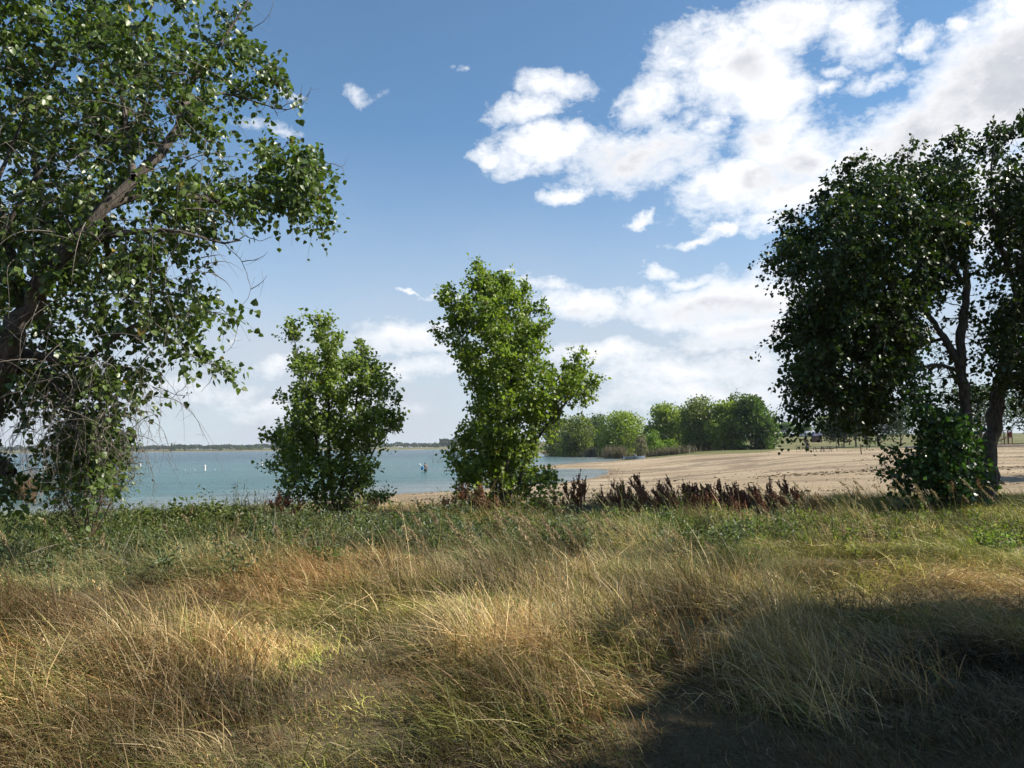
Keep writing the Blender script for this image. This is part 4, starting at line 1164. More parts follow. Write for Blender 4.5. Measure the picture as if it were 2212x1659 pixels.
def person():
    b = at(919, 1017.6, 101); b[2] = WATER_Z - .68
    root = empty('person', b); tag(root, 'person in black shorts wading thigh deep in the lake, holding a blue float', 'person')
    M_skin = simple_mat('skin', (.50, .31, .22), .55, .06, 6)
    M_hair = simple_mat('dark_hair', (.02, .016, .014), .6)
    M_short = simple_mat('black_shorts', (.012, .012, .018), .7)
    pts = [(0, 0, .92), (0, 0, 1.08), (-.01, .01, 1.26), (-.02, .01, 1.42), (-.03, 0, 1.50), (-.035, -.01, 1.56), (-.04, -.01, 1.63), (-.045, -.015, 1.71),   # 0-7 spine, neck, head
           (-.20, .0, 1.42), (-.30, .02, 1.18), (-.34, .14, 1.02), (-.35, .19, .95),        # 8-11 left arm (holding)
           (.17, 0, 1.41), (.24, -.03, 1.16), (.20, .08, .95), (.18, .12, .88),                  # 12-15 right arm
           (-.09, 0, .86), (-.10, .05, .50), (-.10, 0, .08), (-.10, .14, .03),                        # 16-19 left leg
           (.09, 0, .86), (.15, -.06, .50), (.20, -.12, .08), (.20, .02, .03)]                         # 20-23
    E = [(0, 1), (1, 2), (2, 3), (3, 4), (4, 5), (5, 6), (6, 7), (3, 8), (8, 9), (9, 10), (10, 11), (3, 12), (12, 13), (13, 14), (14, 15), (0, 16), (16, 17), (17, 18), (18, 19), (0, 20), (20, 21), (21, 22), (22, 23)]
    rad = [(.15, .10), (.14, .095), (.16, .105), (.15, .10), (.06, .06), (.065, .075), (.078, .095), (.06, .07), .058, .045, .036, .034, .058, .045, .036, .034, .095, .065, .045, .04, .095, .065, .045, .04]
    skin_figure('body', E, pts, rad, M_skin, root)
    for (hx, hy, hz_, sg) in ((-.35, .19, .95, -1), (.18, .12, .88, 1)):
        L = []
        for k in range(4):
            s_ = np.array([hx + (k - 1.5) * .02, hy + .01, hz_ - .03]); Lk = (.075, .085, .08, .062)[k]
            L.append((np.array([s_, s_ + [0, .02, -Lk * .5], s_ + [0, .045, -Lk]]), np.array([.009, .008, .006]), 6))
        s_ = np.array([hx - sg * .03, hy + .01, hz_ - .0]); L.append((np.array([s_, s_ + [-sg * .02, .02, -.03], s_ + [-sg * .025, .04, -.055]]), np.array([.011, .009, .007]), 6))
        V, F = tubes_mesh(L); link('hand', raw_mesh('hand', V, [F], None, M_skin, smooth=True), root)
    skin_figure('hair', [(0, 1), (1, 2), (2, 3)], [(-.04, -.03, 1.62), (-.045, -.03, 1.70), (-.045, -.01, 1.755), (-.045, .03, 1.75)], [(.085, .09), (.092, .098), (.075, .08), .05], M_hair, root)
    skin_figure('shorts', [(0, 1), (0, 2), (2, 3), (0, 4), (4, 5)], [(0, 0, .93), (0, 0, 1.02), (-.09, 0, .84), (-.105, .04, .52), (.10, 0, .84), (.155, -.05, .52)], [(.165, .118), (.15, .105), .115, .095, .115, .095], M_short, root)
    # the float is a thing of its own
    fb = b + np.array([-.36, -.12, 1.16])
    fr = empty('inflatable_float', fb); tag(fr, 'light blue inflatable float with a white end, held under the wading person\'s arm', 'float')
    M_blu = simple_mat('float_blue', (.10, .34, .62), .4, .15, 5); 
    def pad(c0, c1, w, th, n=9):
        c0 = np.array(c0); c1 = np.array(c1); d = unit(c1 - c0); s = unit(np.cross(d, [0, 1.0, 0])); u = np.cross(s, d)
        V = []; F = []
        for i in range(n):
            t = i / (n - 1); sc_ = math.sqrt(max(.02, 1 - (2 * t - 1) ** 4)); 
            for k in range(10):
                a = 2 * math.pi * k / 10; V.append(c0 + (c1 - c0) * t + s * math.cos(a) * w * sc_ + u * math.sin(a) * th * sc_)
        for i in range(n - 1):
            for k in range(10): F.append([i * 10 + k, i * 10 + (k + 1) % 10, (i + 1) * 10 + (k + 1) % 10, (i + 1) * 10 + k])
        F.append(list(range(10))[::-1]); F.append(list(range(n * 10 - 10, n * 10)))
        return MB().add(V, F)
    pad((.10, -.02, .22), (-.12, 0, -.32), .17, .09).build('body', M_blu, fr, smooth=True)
    pad((-.14, 0, .16), (-.42, .02, .52), .07, .06).build('white_end', M_white, fr, smooth=True)


person()

# ------------------------------------------------------------------ park furniture in the distance
M_wood = simple_mat('weathered_wood', (.16, .11, .07), .8, .25, 12)
M_dkwood = simple_mat('table_wood', (.07, .05, .035), .8, .2, 10)
M_conc = simple_mat('concrete', (.42, .39, .34), .9, .12, 3)


def table(vx, vy, label, Y=None, rz=0.0):
    b = ground_at(vx, vy) if Y is None else at(vx, vy, Y)
    b[2] = hz1(b[0], b[1])
    root = empty('picnic_table', b); root.rotation_euler = (0, 0, rz); tag(root, label, 'picnic table', 'picnic tables on the lawn')
    t = MB()
    for k in range(5): t.box((0, (k - 2) * .155, .76), (1.9, .14, .045), bevel=.008)
    t.build('tabletop', M_dkwood, root)
    for s in (-1, 1):
        q = MB()
        for k in range(2): q.box((0, s * .72 + (k - .5) * .15, .45), (1.9, .135, .045), bevel=.008)
        q.build('bench', M_dkwood, root)
    for s in (-1, 1):
        l = MB(); x = s * .62
        l.tube([(x, -.62, 0), (x, -.18, .735)], .04, 6).tube([(x, .62, 0), (x, .18, .735)], .04, 6).tube([(x + .05, -.8, .41), (x + .05, .8, .41)], .035, 6)
        l.build('leg', M_dkwood, root)


table(1729, 956.5, 'lone picnic table beside the curved windbreak', 168, .1)
table(1768, 960.6, 'left of two picnic tables end to end on the concrete pad', 122, .05)
table(1784, 960.2, 'right of two picnic tables end to end on the concrete pad', 122, -.05)
table(1796, 955.6, 'picnic table farther back, partly behind the thin lawn tree', 150, .2)

# curved windbreak
def windbreak():
    b = at(1741, 957.6, 168); b[2] = hz1(b[0], b[1])
    root = empty('windbreak', b); tag(root, 'tall curved grey windbreak panel arching beside the lone picnic table', 'windbreak')
    V = []; F = []
    for j, y in enumerate((-.9, .9)):
        for off in (0, .1):
            for t in np.linspace(0, 1, 10):
                a = -.35 + 1.75 * t; V.append([-1.3 + (1.55 + off) * math.cos(a * .9), y, .75 + (1.55 + off) * math.sin(a * .9)])
    n = 10
    def idx(j, o, i): return (j * 2 + o) * n + i
    for i in range(n - 1):
        F += [[idx(0, 0, i), idx(0, 0, i + 1), idx(1, 0, i + 1), idx(1, 0, i)], [idx(0, 1, i), idx(1, 1, i), idx(1, 1, i + 1), idx(0, 1, i + 1)],
              [idx(0, 0, i), idx(0, 1, i), idx(0, 1, i + 1), idx(0, 0, i + 1)], [idx(1, 0, i), idx(1, 0, i + 1), idx(1, 1, i + 1), idx(1, 1, i)]]
    MB().add(V, F).build('panel', simple_mat('panel_grey', (.20, .17, .15), .7), root)
    for y in (-.8, .8): MB().tube([(.25, y, 0), (.28, y, .9)], .05, 6).build('post', M_dkwood, root)


windbreak()


def hut():
    b = at(1764, 951.5, 240); b[2] = hz1(b[0], b[1]) - .05
    zb = at(1764, 951.5, 240)[2]; b[2] = zb
    root = empty('park_hut', b); tag(root, 'small brown park hut with a dark blue hipped roof behind the picnic tables', 'hut')
    M_w = simple_mat('hut_wall', (.17, .11, .08), .85, .15, 3); M_b = simple_mat('hut_roof_blue', (.035, .05, .14), .6, .1, 3)
    MB().box((0, 0, .6), (2.4, 2.4, 1.7 + .6)).build('wall', M_w, root)
    r = MB(); z0, z1, x, x2 = 1.35, 2.5, 1.65, .8
    r.add([[-x, -x, z0], [x, -x, z0], [x, x, z0], [-x, x, z0], [-x2, -x2, z1], [x2, -x2, z1], [x2, x2, z1], [-x2, x2, z1]], [(3, 2, 1, 0), (4, 5, 6, 7), (0, 1, 5, 4), (1, 2, 6, 5), (2, 3, 7, 6), (3, 0, 4, 7)]); r.build('roof', M_b, root)
    MB().box((-.3, -1.215, .35), (.8, .05, 1.7)).build('door', simple_mat('hut_door', (.24, .12, .09), .6), root)


hut()


def far_car(vx, vy, Y, label, colr, kind, rz=0.0):
    b = at(vx, vy, Y); 
    root = empty(kind, b); root.rotation_euler = (0, 0, rz); tag(root, label, 'car' if kind == 'parked_car' else 'camper', 'vehicles parked across the field')
    Mc = simple_mat('vehicle_paint', colr, .3, .04, 2)
    body = MB()
    prof = [(-2.2, .35), (-2.25, .8), (-1.9, .95), (-1.3, 1.0), (-.7, 1.5), (.9, 1.52), (1.6, 1.05), (2.15, .95), (2.2, .4)] if kind == 'parked_car' else [(-2.6, .4), (-2.7, 1.0), (-2.4, 2.4), (2.3, 2.5), (2.6, 1.2), (2.6, .4)]
    n = len(prof); V = [[x, y, z] for y in (-.85, .85) for x, z in prof]
    F = [list(range(n)), list(range(n, 2 * n))[::-1]] + [[i, i + n, (i + 1) % n + n, (i + 1) % n] for i in range(n)]
    body.add(V, F).build('body', Mc, root)
    for s in (-1, 1):
        if kind == 'parked_car': MB().box((.1, s * .86, 1.22), (1.7, .03, .36)).build('window', M_glass, root)
        else:
            for wx in (-.6, 1.2): MB().box((wx, s * .86, 1.7), (1.1, .03, .5)).build('window', M_glass, root)
    for sx in (-1.35, 1.35):
        for s in (-1, 1):
            q = MB(); q.tube([(sx, s * .62, .33), (sx, s * .87, .33)], .33, 12); q.build('wheel', M_glass, root)


far_car(1737, 943.5, 340, 'white car parked across the field, left of the blue roofed hut', (.7, .7, .7), 'parked_car')
far_car(1749, 943.0, 350, 'white camper parked across the field, nearest the blue roofed hut', (.66, .68, .74), 'camper_van', .3)

# wooden posts on the sand
for vx, vb, vt, tilt, lb in ((1747.5, 975, 960.5, -.06, 'farther leaning wooden post on the sand, in front of the picnic tables'), (1861, 981.5, 958.5, -.09, 'nearer leaning wooden post on the sand, beside the hanging dark boughs')):
    b = ground_at(vx, vb); H = (vb - vt) / FV * b[1]
    p_ = MB().tube([(0, 0, -.3), (0, 0, H * .5), (0, 0, H)], (.065, .062, .06), 9).build('wooden_post', M_wood, None, b)
    p_.rotation_euler = (0, tilt, 0); tag(p_, lb, 'post', 'posts on the beach')

# playground
def playground():
    b = ground_at(2176, 958.5); k = b[1] / FV
    root = empty('playground_tower', b); tag(root, 'red and dark grey playground tower with climbing bars on the sand at the right edge', 'playground')
    M_red = simple_mat('play_red', (.42, .075, .03), .5, .1, 2); M_grey = simple_mat('play_grey', (.05, .055, .075), .5, .1, 2)
    for x, y in ((.75, -.5), (.75, .7), (-.15, -.5), (-.15, .7)): MB().tube([(x, y, -.1), (x, y, 2.75)], .085, 8).build('post', M_red, root)
    MB().box((.3, .1, 1.2), (1.1, 1.35, .09), bevel=.02).build('deck', M_grey, root)
    MB().box((.42, -.56, 1.95), (.52, .06, 1.3), bevel=.02).box((.80, .1, 1.9), (.06, 1.05, .9), bevel=.02).build('panel', M_red, root)
    MB().box((.3, .1, 2.78), (1.3, 1.6, .1), bevel=.03).build('roof', M_red, root)
    l = MB()
    for x in (-.9, -1.5): l.tube([(x, -.4, -.1), (x, -.4, 2.3)], .05, 6)
    for z in np.arange(.3, 2.4, .3): l.tube([(-1.5, -.4, z), (-.15, -.4, z)], .035, 6)
    l.build('climbing_bars', M_grey, root)
    s = MB(); s.box((-.85, .5, 2.3), (1.5, .9, .05)).box((-1.55, .5, 1.6), (.06, .9, 1.4)); s.build('side_panel', M_grey, root)
    sl = MB()
    for i in range(8):
        t = i / 7; sl.box((-1.0 - 2.4 * t, -.9, 1.25 - 1.1 * t ** .8), (.5, .6, .06), rot=[[math.cos(.42), 0, -math.sin(.42)], [0, 1, 0], [math.sin(.42), 0, math.cos(.42)]])
    sl.build('slide', M_red, root)


playground()


def strip(pts_near, width, name, label, lift):
    P = np.array([ground_at(*p) for p in pts_near])
    Pq, _ = resample(P, np.ones(len(P)), 1.5)
    top = Pq + 0; bot = Pq + 0
    d = np.gradient(Pq[:, :2], axis=0); d = d / np.linalg.norm(d, axis=1, keepdims=True); nrm = np.stack([-d[:, 1], d[:, 0]], 1)
    nrm[nrm[:, 1] < 0] *= -1
    V = []
    for i in range(len(Pq)):
        a = Pq[i, :2]; c_ = a + nrm[i] * width
        za = hz1(*a); zc = hz1(*c_)
        V += [[*a, za - .15], [*a, za + lift], [*c_, zc + lift], [*c_, zc - .15]]
    F = []
    for i in range(len(Pq) - 1):
        o = i * 4; F += [[o, o + 4, o + 5, o + 1], [o + 1, o + 5, o + 6, o + 2], [o + 2, o + 6, o + 7, o + 3]]
    F += [[0, 1, 2, 3], [len(V) - 1, len(V) - 2, len(V) - 3, len(V) - 4]]
    o = MB().add(V, F).build(name, M_conc, None)
    tag(o, label, name.replace('_', ' '), kind='structure')


strip([(1762, 966.0), (1800, 966.5), (1850, 966.2), (1900, 965.5), (1960, 964.6)], .9, 'path', 'pale concrete path between beach sand and lawn', .10)
strip([(1955, 967.0), (1985, 966.8)], 2.2, 'concrete_slab', 'pale concrete slab at the edge of the sand', .22)
strip([(2110, 966.0), (2160, 965.5), (2230, 964.5)], .5, 'kerb', 'pale concrete kerb round the playground sand', .22)
strip([(2190, 944.5), (2260, 943.5)], 2.0, 'road', 'pale park road beyond the playground', .03)

def beach_litter():
    rg = np.random.default_rng(670)
    n = 26000; Y = 24 * (7.0 ** rg.random(n)); x = Y * rg.uniform(-.15, .66, n)
    z, sd = height(x, Y)
    lines = fbm(x * .03, Y * .14, 95, 4)
    ok = (sd > .8) & (Y > grass_edge(x) + 1.5) & (Y < lawn_edge(x) - 1) & ((lines > .60) | (rg.random(n) < .035) | (sd < 2.0) & (rg.random(n) < .4))
    x = x[ok]; Y = Y[ok]; z = z[ok]; n = len(x)
    A = np.stack([rg.normal(0, 1, n), rg.normal(0, .5, n), rg.normal(0, .12, n)], 1)
    V, F = leaves_arrays(np.stack([x, Y, z + .03], 1), A, rg.normal(0, .3, (n, 3)) + [0, 0, 1], rg.uniform(.04, .15, n) * (1 + rg.random(n) ** 8 * 2), .35)
    C = np.array([(.10, .075, .05), (.16, .12, .08), (.07, .055, .04), (.12, .12, .05)])[rg.integers(0, 4, n)] * rg.uniform(.7, 1.3, (n, 1))
    tag(link('beach_debris', raw_mesh('beach_debris', V, [F], np.repeat(C, 6, 0), M_reed)), 'dark bark and weed litter strewn in streaks over the sand', 'debris', kind='stuff')
    print('litter', n)


beach_litter()

# ------------------------------------------------------------------ red dock plants
def dock(vx, vt, Y, label, seed, lean=-.30, spread=.30, group='dark red dock plants along the beach edge'):
    rg = np.random.default_rng(seed)
    tp = at(vx, vt, Y); b = np.array([tp[0] - lean * .7, Y, 0.0]); b[2] = hz1(b[0], b[1])
    H = (tp[2] - b[2]) * rg.uniform(.92, 1.15); lean = lean * rg.uniform(.3, 1.5)
    root = empty('dock_plant', b); tag(root, label, 'plant', group)
    L = []; SP = []; SA = []
    ns = rg.integers(3, 6)
    for s in range(ns):
        hh = H * (1.0 if s == 0 else rg.uniform(.68, .95)); lx = lean * H + (0 if s == 0 else rg.normal(-.05, spread * .75)); ly = rg.normal(0, .1)
        t = np.linspace(0, 1, 6)[:, None]
        P = np.array([rg.normal(0, .04), rg.normal(0, .04), -.03]) * (1 - t) + np.array([lx, ly, hh]) * t + np.array([-lx, 0, 0]) * .35 * t * (1 - t)
        L.append((P, np.linspace(.008, .003, 6), 5))
        tips = [(P, .42)]
        for k in range(rg.integers(9, 14)):
            f = rg.uniform(.40, .92); q = P[0] + (P[-1] - P[0]) * f
            q = P[min(4, int(f * 5))] * (1 - (f * 5) % 1) + P[min(5, int(f * 5) + 1)] * ((f * 5) % 1)
            d = unit(np.array([rg.normal(lean * 1.2, .42), rg.normal(0, .4), 1.0])); ll = H * rg.uniform(.16, .36) * (1.2 - f * .6)
            tt = np.linspace(0, 1, 4)[:, None]
            B_ = q + d * ll * tt + np.array([0, 0, .05]) * tt ** 2
            L.append((B_, np.linspace(.004, .0018, 4), 4)); tips.append((B_, 0.05))
        for B_, f0 in tips:
            n = int(30 + 90 * np.linalg.norm(B_[-1] - B_[0]) * (1 - f0))
            tt = rg.uniform(f0, 1.03, n); i = np.clip((tt * (len(B_) - 1)).astype(int), 0, len(B_) - 2); fr = tt * (len(B_) - 1) - i
            q = B_[i] * (1 - fr)[:, None] + B_[i + 1] * fr[:, None]
            SP.append(q + rg.normal(0, .009, (n, 3)) * (1.2 - tt)[:, None]); SA.append(rg.normal(0, .8, (n, 3)) + np.array([0, 0, .6]))
    SP = np.concatenate(SP); SA = np.concatenate(SA); n = len(SP)
    V, F = leaves_arrays(SP, SA, rg.normal(0, 1, (n, 3)), (.018 + .008 * rg.random()) * rg.uniform(.6, 1.4, n), .9)
    C = np.array([(.29, .125, .08), (.36, .165, .10), (.22, .09, .06), (.43, .29, .17)])[rg.integers(0, 4, n)] * rg.uniform(.7, 1.3, (n, 1))
    link('seed_head', raw_mesh('seed_head', V, [F], np.repeat(C, 6, 0), M_dock), root)
    V, F = tubes_mesh(L); link('stem', raw_mesh('stem', V, [F], np.full((len(V), 3), (.14, .06, .035)), M_dock, smooth=True), root)


DK = [(1341, 1040), (1385, 1037), (1406, 1040), (1426, 1048), (1452, 1037), (1466, 1056), (1483, 1046), (1507, 1052), (1533, 1055), (1551, 1048), (1567, 1047), (1585, 1064), (1604, 1060), (1620, 1055), (1655, 1046), (1670, 1058), (1695, 1044), (1712, 1058), (1365, 1062), (1325, 1058), (1530, 1080), (1572, 1088)]
DK += [(1310 + k * 24.5 + (k * 53 % 17) - 8, 1062 + (k * 29 % 23)) for k in range(17)]
for i, (vx, vt) in enumerate(DK):
    dock(vx + (i * 37 % 11) - 5, vt, 17.0 + (i * 7 % 5) * .35 - (1.4 if vt > 1061 else 0), 'dark red dock stalk in the row along the beach edge right of the middle trees', 700 + i)
dock(1250, 1022, 16.2, 'tallest bushy red dock plant just right of the taller middle cottonwood', 740, -.05, .35)
dock(1238, 1045, 16.3, 'red dock plant tucked against the left side of the tallest bushy one', 741, -.1, .3)
for i, (vx, vt, lb) in enumerate(((1003, 1052, 'red brown dock stalk at the left foot of the taller middle cottonwood'), (978, 1072, 'short pale red dock at the water side left of the taller middle cottonwood'), (1042, 1060, 'red brown dock stalk under the middle of the taller cottonwood'),
                                  (1062, 1072, 'rust red dock stalk under the right half of the taller cottonwood'), (1197, 1070, 'rust coloured dock leaning out below the taller cottonwood'), (1020, 1085, 'low dark red dock clump in front of the taller cottonwood'),
                                  (602, 1072, 'red brown dock stalk at the left foot of the shorter middle cottonwood'), (612, 1085, 'low red brown dock beside the stalk at the shorter cottonwood'), (788, 1084, 'red dock clump at the right foot of the shorter middle cottonwood'), (775, 1095, 'low red dock in front of the clump at the shorter cottonwood'))):
    dock(vx, vt, 15.8, lb, 750 + i, -.08, .25, 'red dock plants at the feet of the middle trees')

# ------------------------------------------------------------------ leafy weeds (countable clumps)
def weed(vx, vt, Y, w, label, cols, seed, leaf=.06, n_st=9, lpt=26, group='green leafy weeds on the bank', name='weed_plant', width=.75, up=.5, mat=None):
    rg = np.random.default_rng(seed)
    tp = at(vx, vt, Y); b = np.array([tp[0], Y, hz1(tp[0], Y)])
    H = max(.25, tp[2] - b[2]); root = empty(name, b); tag(root, label, 'plant', group)
    L = []; SP = []; SA = []
    for s in range(n_st):
        a = rg.uniform(0, 6.28); o = w * .5 * math.sqrt(rg.random()); hh = H * rg.uniform(.7, 1.05)
        p0 = np.array([math.cos(a) * o * .5, math.sin(a) * o * .5, -.03]); p1 = np.array([math.cos(a) * o * 1.15 - .06, math.sin(a) * o * 1.1, hh])
        t = np.linspace(0, 1, 6)[:, None]; P = p0 + (p1 - p0) * t + rg.normal(0, .015, (6, 3)) * t
        L.append((P, np.linspace(.007, .0025, 6), 5))
        n = int(lpt * rg.uniform(.8, 1.2)); tt = rg.uniform(.08, 1.03, n); i = np.clip((tt * 5).astype(int), 0, 4); fr = tt * 5 - i
        q = P[i] * (1 - fr)[:, None] + P[i + 1] * fr[:, None]
        d = unit(rg.normal(0, 1, (n, 3)) + [0, 0, up]); ll = leaf * rg.uniform(.3, 2.0, n)[:, None]
        for k in range(0, n, 4): L.append((np.array([q[k], q[k] + d[k] * ll[k] * .5, q[k] + d[k] * ll[k]]), np.array([.0025, .002, .0015]), 3))
        SP.append(q + d * ll * rg.uniform(.3, 1, n)[:, None]); SA.append(d + rg.normal(0, .4, (n, 3)) + [0, 0, -.15])
    SP = np.concatenate(SP); SA = np.concatenate(SA); n = len(SP)
    V, F = leaves_arrays(SP, SA, rg.normal(0, .6, (n, 3)) + [0, 0, 1], leaf * rg.uniform(.6, 1.35, n), width)
    C = np.asarray(cols)[rg.integers(0, len(cols), n)] * rg.uniform(.75, 1.3, (n, 1))
    link('leaves', raw_mesh('leaves', V, [F], np.repeat(C, 6, 0), mat or M_leaf), root)
    V, F = tubes_mesh(L); link('stem', raw_mesh('stem', V, [F], np.full((len(V), 3), (.10, .12, .04)), M_grass, smooth=True), root)


WG = [(.115, .15, .045), (.145, .18, .055), (.085, .12, .036), (.18, .19, .075)]
OLW = [(.20, .22, .07), (.16, .20, .055), (.25, .24, .10), (.13, .18, .045)]
WGG = [(.13, .165, .085), (.16, .19, .11), (.10, .13, .065)]
rgw = np.random.default_rng(800)
for i, vx in enumerate(range(-40, 560, 36)):
    vt = 1118 + 14 * math.sin(i * 1.7) - (8 if 330 < vx else 0) + rgw.uniform(-8, 8)
    weed(vx + rgw.uniform(-10, 10), vt, 15.2 + rgw.uniform(-1.2, 1.2), .8, 'dark green broad leaved weed in the thick bank row below the big left tree', WG, 810 + i, .062, 10, 30, 'broad leaved weeds below the left tree')
weed(365, 1098, 15.0, .8, 'dark green weed bush in front of the open water, left of the tallest one', WG, 840, .065, 13, 34, 'broad leaved weeds below the left tree')
weed(425, 1082, 14.6, 1.0, 'tallest dark leafy weed bush, poking up against the open water', WG, 841, .07, 16, 40, 'broad leaved weeds below the left tree')
weed(475, 1095, 15.0, .8, 'dark green weed bush right of the tallest one', WG, 842, .065, 12, 34, 'broad leaved weeds below the left tree')
weed(505, 1045, 15.6, .8, 'wispy upright weed with sparse narrow leaves against the water', WGG, 843, .05, 9, 16, 'wispy weeds against the water', width=.4)
weed(545, 1062, 15.8, .7, 'wispy olive weed left of the shorter middle cottonwood', WGG, 844, .05, 8, 16, 'wispy weeds against the water', width=.4)
weed(1030 - 95, 1082, 15.8, .7, 'lone green weed between the middle trees, in front of bare sand', WG, 845, .05, 10, 24, 'wispy weeds against the water', width=.55)
weed(585, 1090, 15.6, .8, 'olive weed clump at the left foot of the shorter middle cottonwood', WGG, 846, .05, 10, 22, 'wispy weeds against the water', width=.45)
for i in range(34):
    vx = 560 + i * 19 + rgw.uniform(-10, 10); vt = 1118 + rgw.uniform(-14, 26)
    weed(vx, vt, 14.6 + rgw.uniform(-1.8, 1.4), .75, 'grey green narrow leaved weed in the bank strip below the middle trees', WGG if i % 3 else WG, 860 + i, .045, 11, 30, 'grey green weeds below the middle trees', width=.35)
for i in range(9):
    vx = 1700 + i * 62 + rgw.uniform(-15, 15); vt = 1120 + rgw.uniform(-12, 20)
    weed(vx, vt, 13.8 + rgw.uniform(-1.5, 1.0), .7, 'fresh green weed on the right bank below the dark trees', OLW if i % 2 else WG, 900 + i, .045, 9, 22, 'fresh green weeds on the right bank', width=.35)
weed(2165, 1150, 10.5, .6, 'low leafy green weed in the sunlit grass at the right edge', BRT, 920, .05, 11, 22, None, width=.4)
weed(703, 1215, 9.6, .38, 'small bright green clump standing in the reddish grass', [(.07, .13, .025)], 921, .07, 14, 16, None, width=.2, up=1.2)
weed(1490, 1385, 5.9, .18, 'pale green leafy sprig at the edge of the foreground shadow', [(.16, .24, .10)], 922, .05, 4, 7, None, width=.45)
for i, (vx, vy) in enumerate(((1120, 1395), (1195, 1410), (985, 1440), (1230, 1440), (1040, 1260))):
    weed(vx, vy, 6.2 if vy > 1300 else 8, .16, 'small green sprig among the straw in the middle foreground', [(.08, .15, .04)], 930 + i, .045, 4, 7, 'green sprigs in the straw', width=.4)

def weed_cover():
    rg = np.random.default_rng(990)
    SP = []; SA = []; CC = []; L = []
    reg = [(-150, 620, 10.5, 15, 190, WG, .045, .42), (-150, 560, 8.5, 12, 110, WGG, .05, .42), (560, 1250, 10.5, 15.5, 200, WGG, .042, .46), (1180, 1720, 10.5, 16, 150, WGG, .04, .40), (1250, 1750, 11, 15.5, 90, OLW, .045, .36), (1700, 2300, 10.0, 15.5, 150, OLW, .04, .24), (600, 1500, 11, 15, 110, WG, .05, .45)]
    for v0, v1, y0, y1, n, cols, lf, hh in reg:
        Y = rg.uniform(y0, y1, n); x = (rg.uniform(v0, v1, n) - CXV) / FV * Y
        ok = fbm(x * .7, Y * .7, 92, 3) > .42; x = x[ok]; Y = Y[ok]; z = height(x, Y)[0]
        for i in range(len(x)):
            H = hh * rg.uniform(.35, 1.0) * (1 + .8 * (rg.random() < .18)); base = np.array([x[i], Y[i], z[i]])
            for s in range(rg.integers(2, 6)):
                d = np.array([rg.normal(-.1, .3), rg.normal(0, .3), 1.0]); k = int(rg.integers(10, 20))
                t = rg.uniform(.12, 1.02, k)[:, None]; q = base + unit(d) * H * t
                o = unit(rg.normal(0, 1, (k, 3)) + [0, 0, .4])
                SP.append(q + o * lf * rg.uniform(.2, 1.3, (k, 1))); SA.append(o + rg.normal(0, .3, (k, 3)))
                CC.append(np.tile(np.array(cols[rg.integers(0, len(cols))]) * rg.uniform(.7, 1.3), (k, 1)))
    SP = np.concatenate(SP); SA = np.concatenate(SA); CC = np.concatenate(CC); n = len(SP)
    V, F = leaves_arrays(SP, SA, rg.normal(0, .7, (n, 3)) + [0, 0, 1], rg.uniform(.03, .075, n), .42)
    tag(link('weeds', raw_mesh('weeds', V, [F], np.repeat(CC * rg.uniform(.75, 1.25, (n, 1)), 6, 0), M_leaf)), 'mixed low green and grey green weeds growing between the grasses of the bank', 'weeds', kind='stuff')


weed_cover()

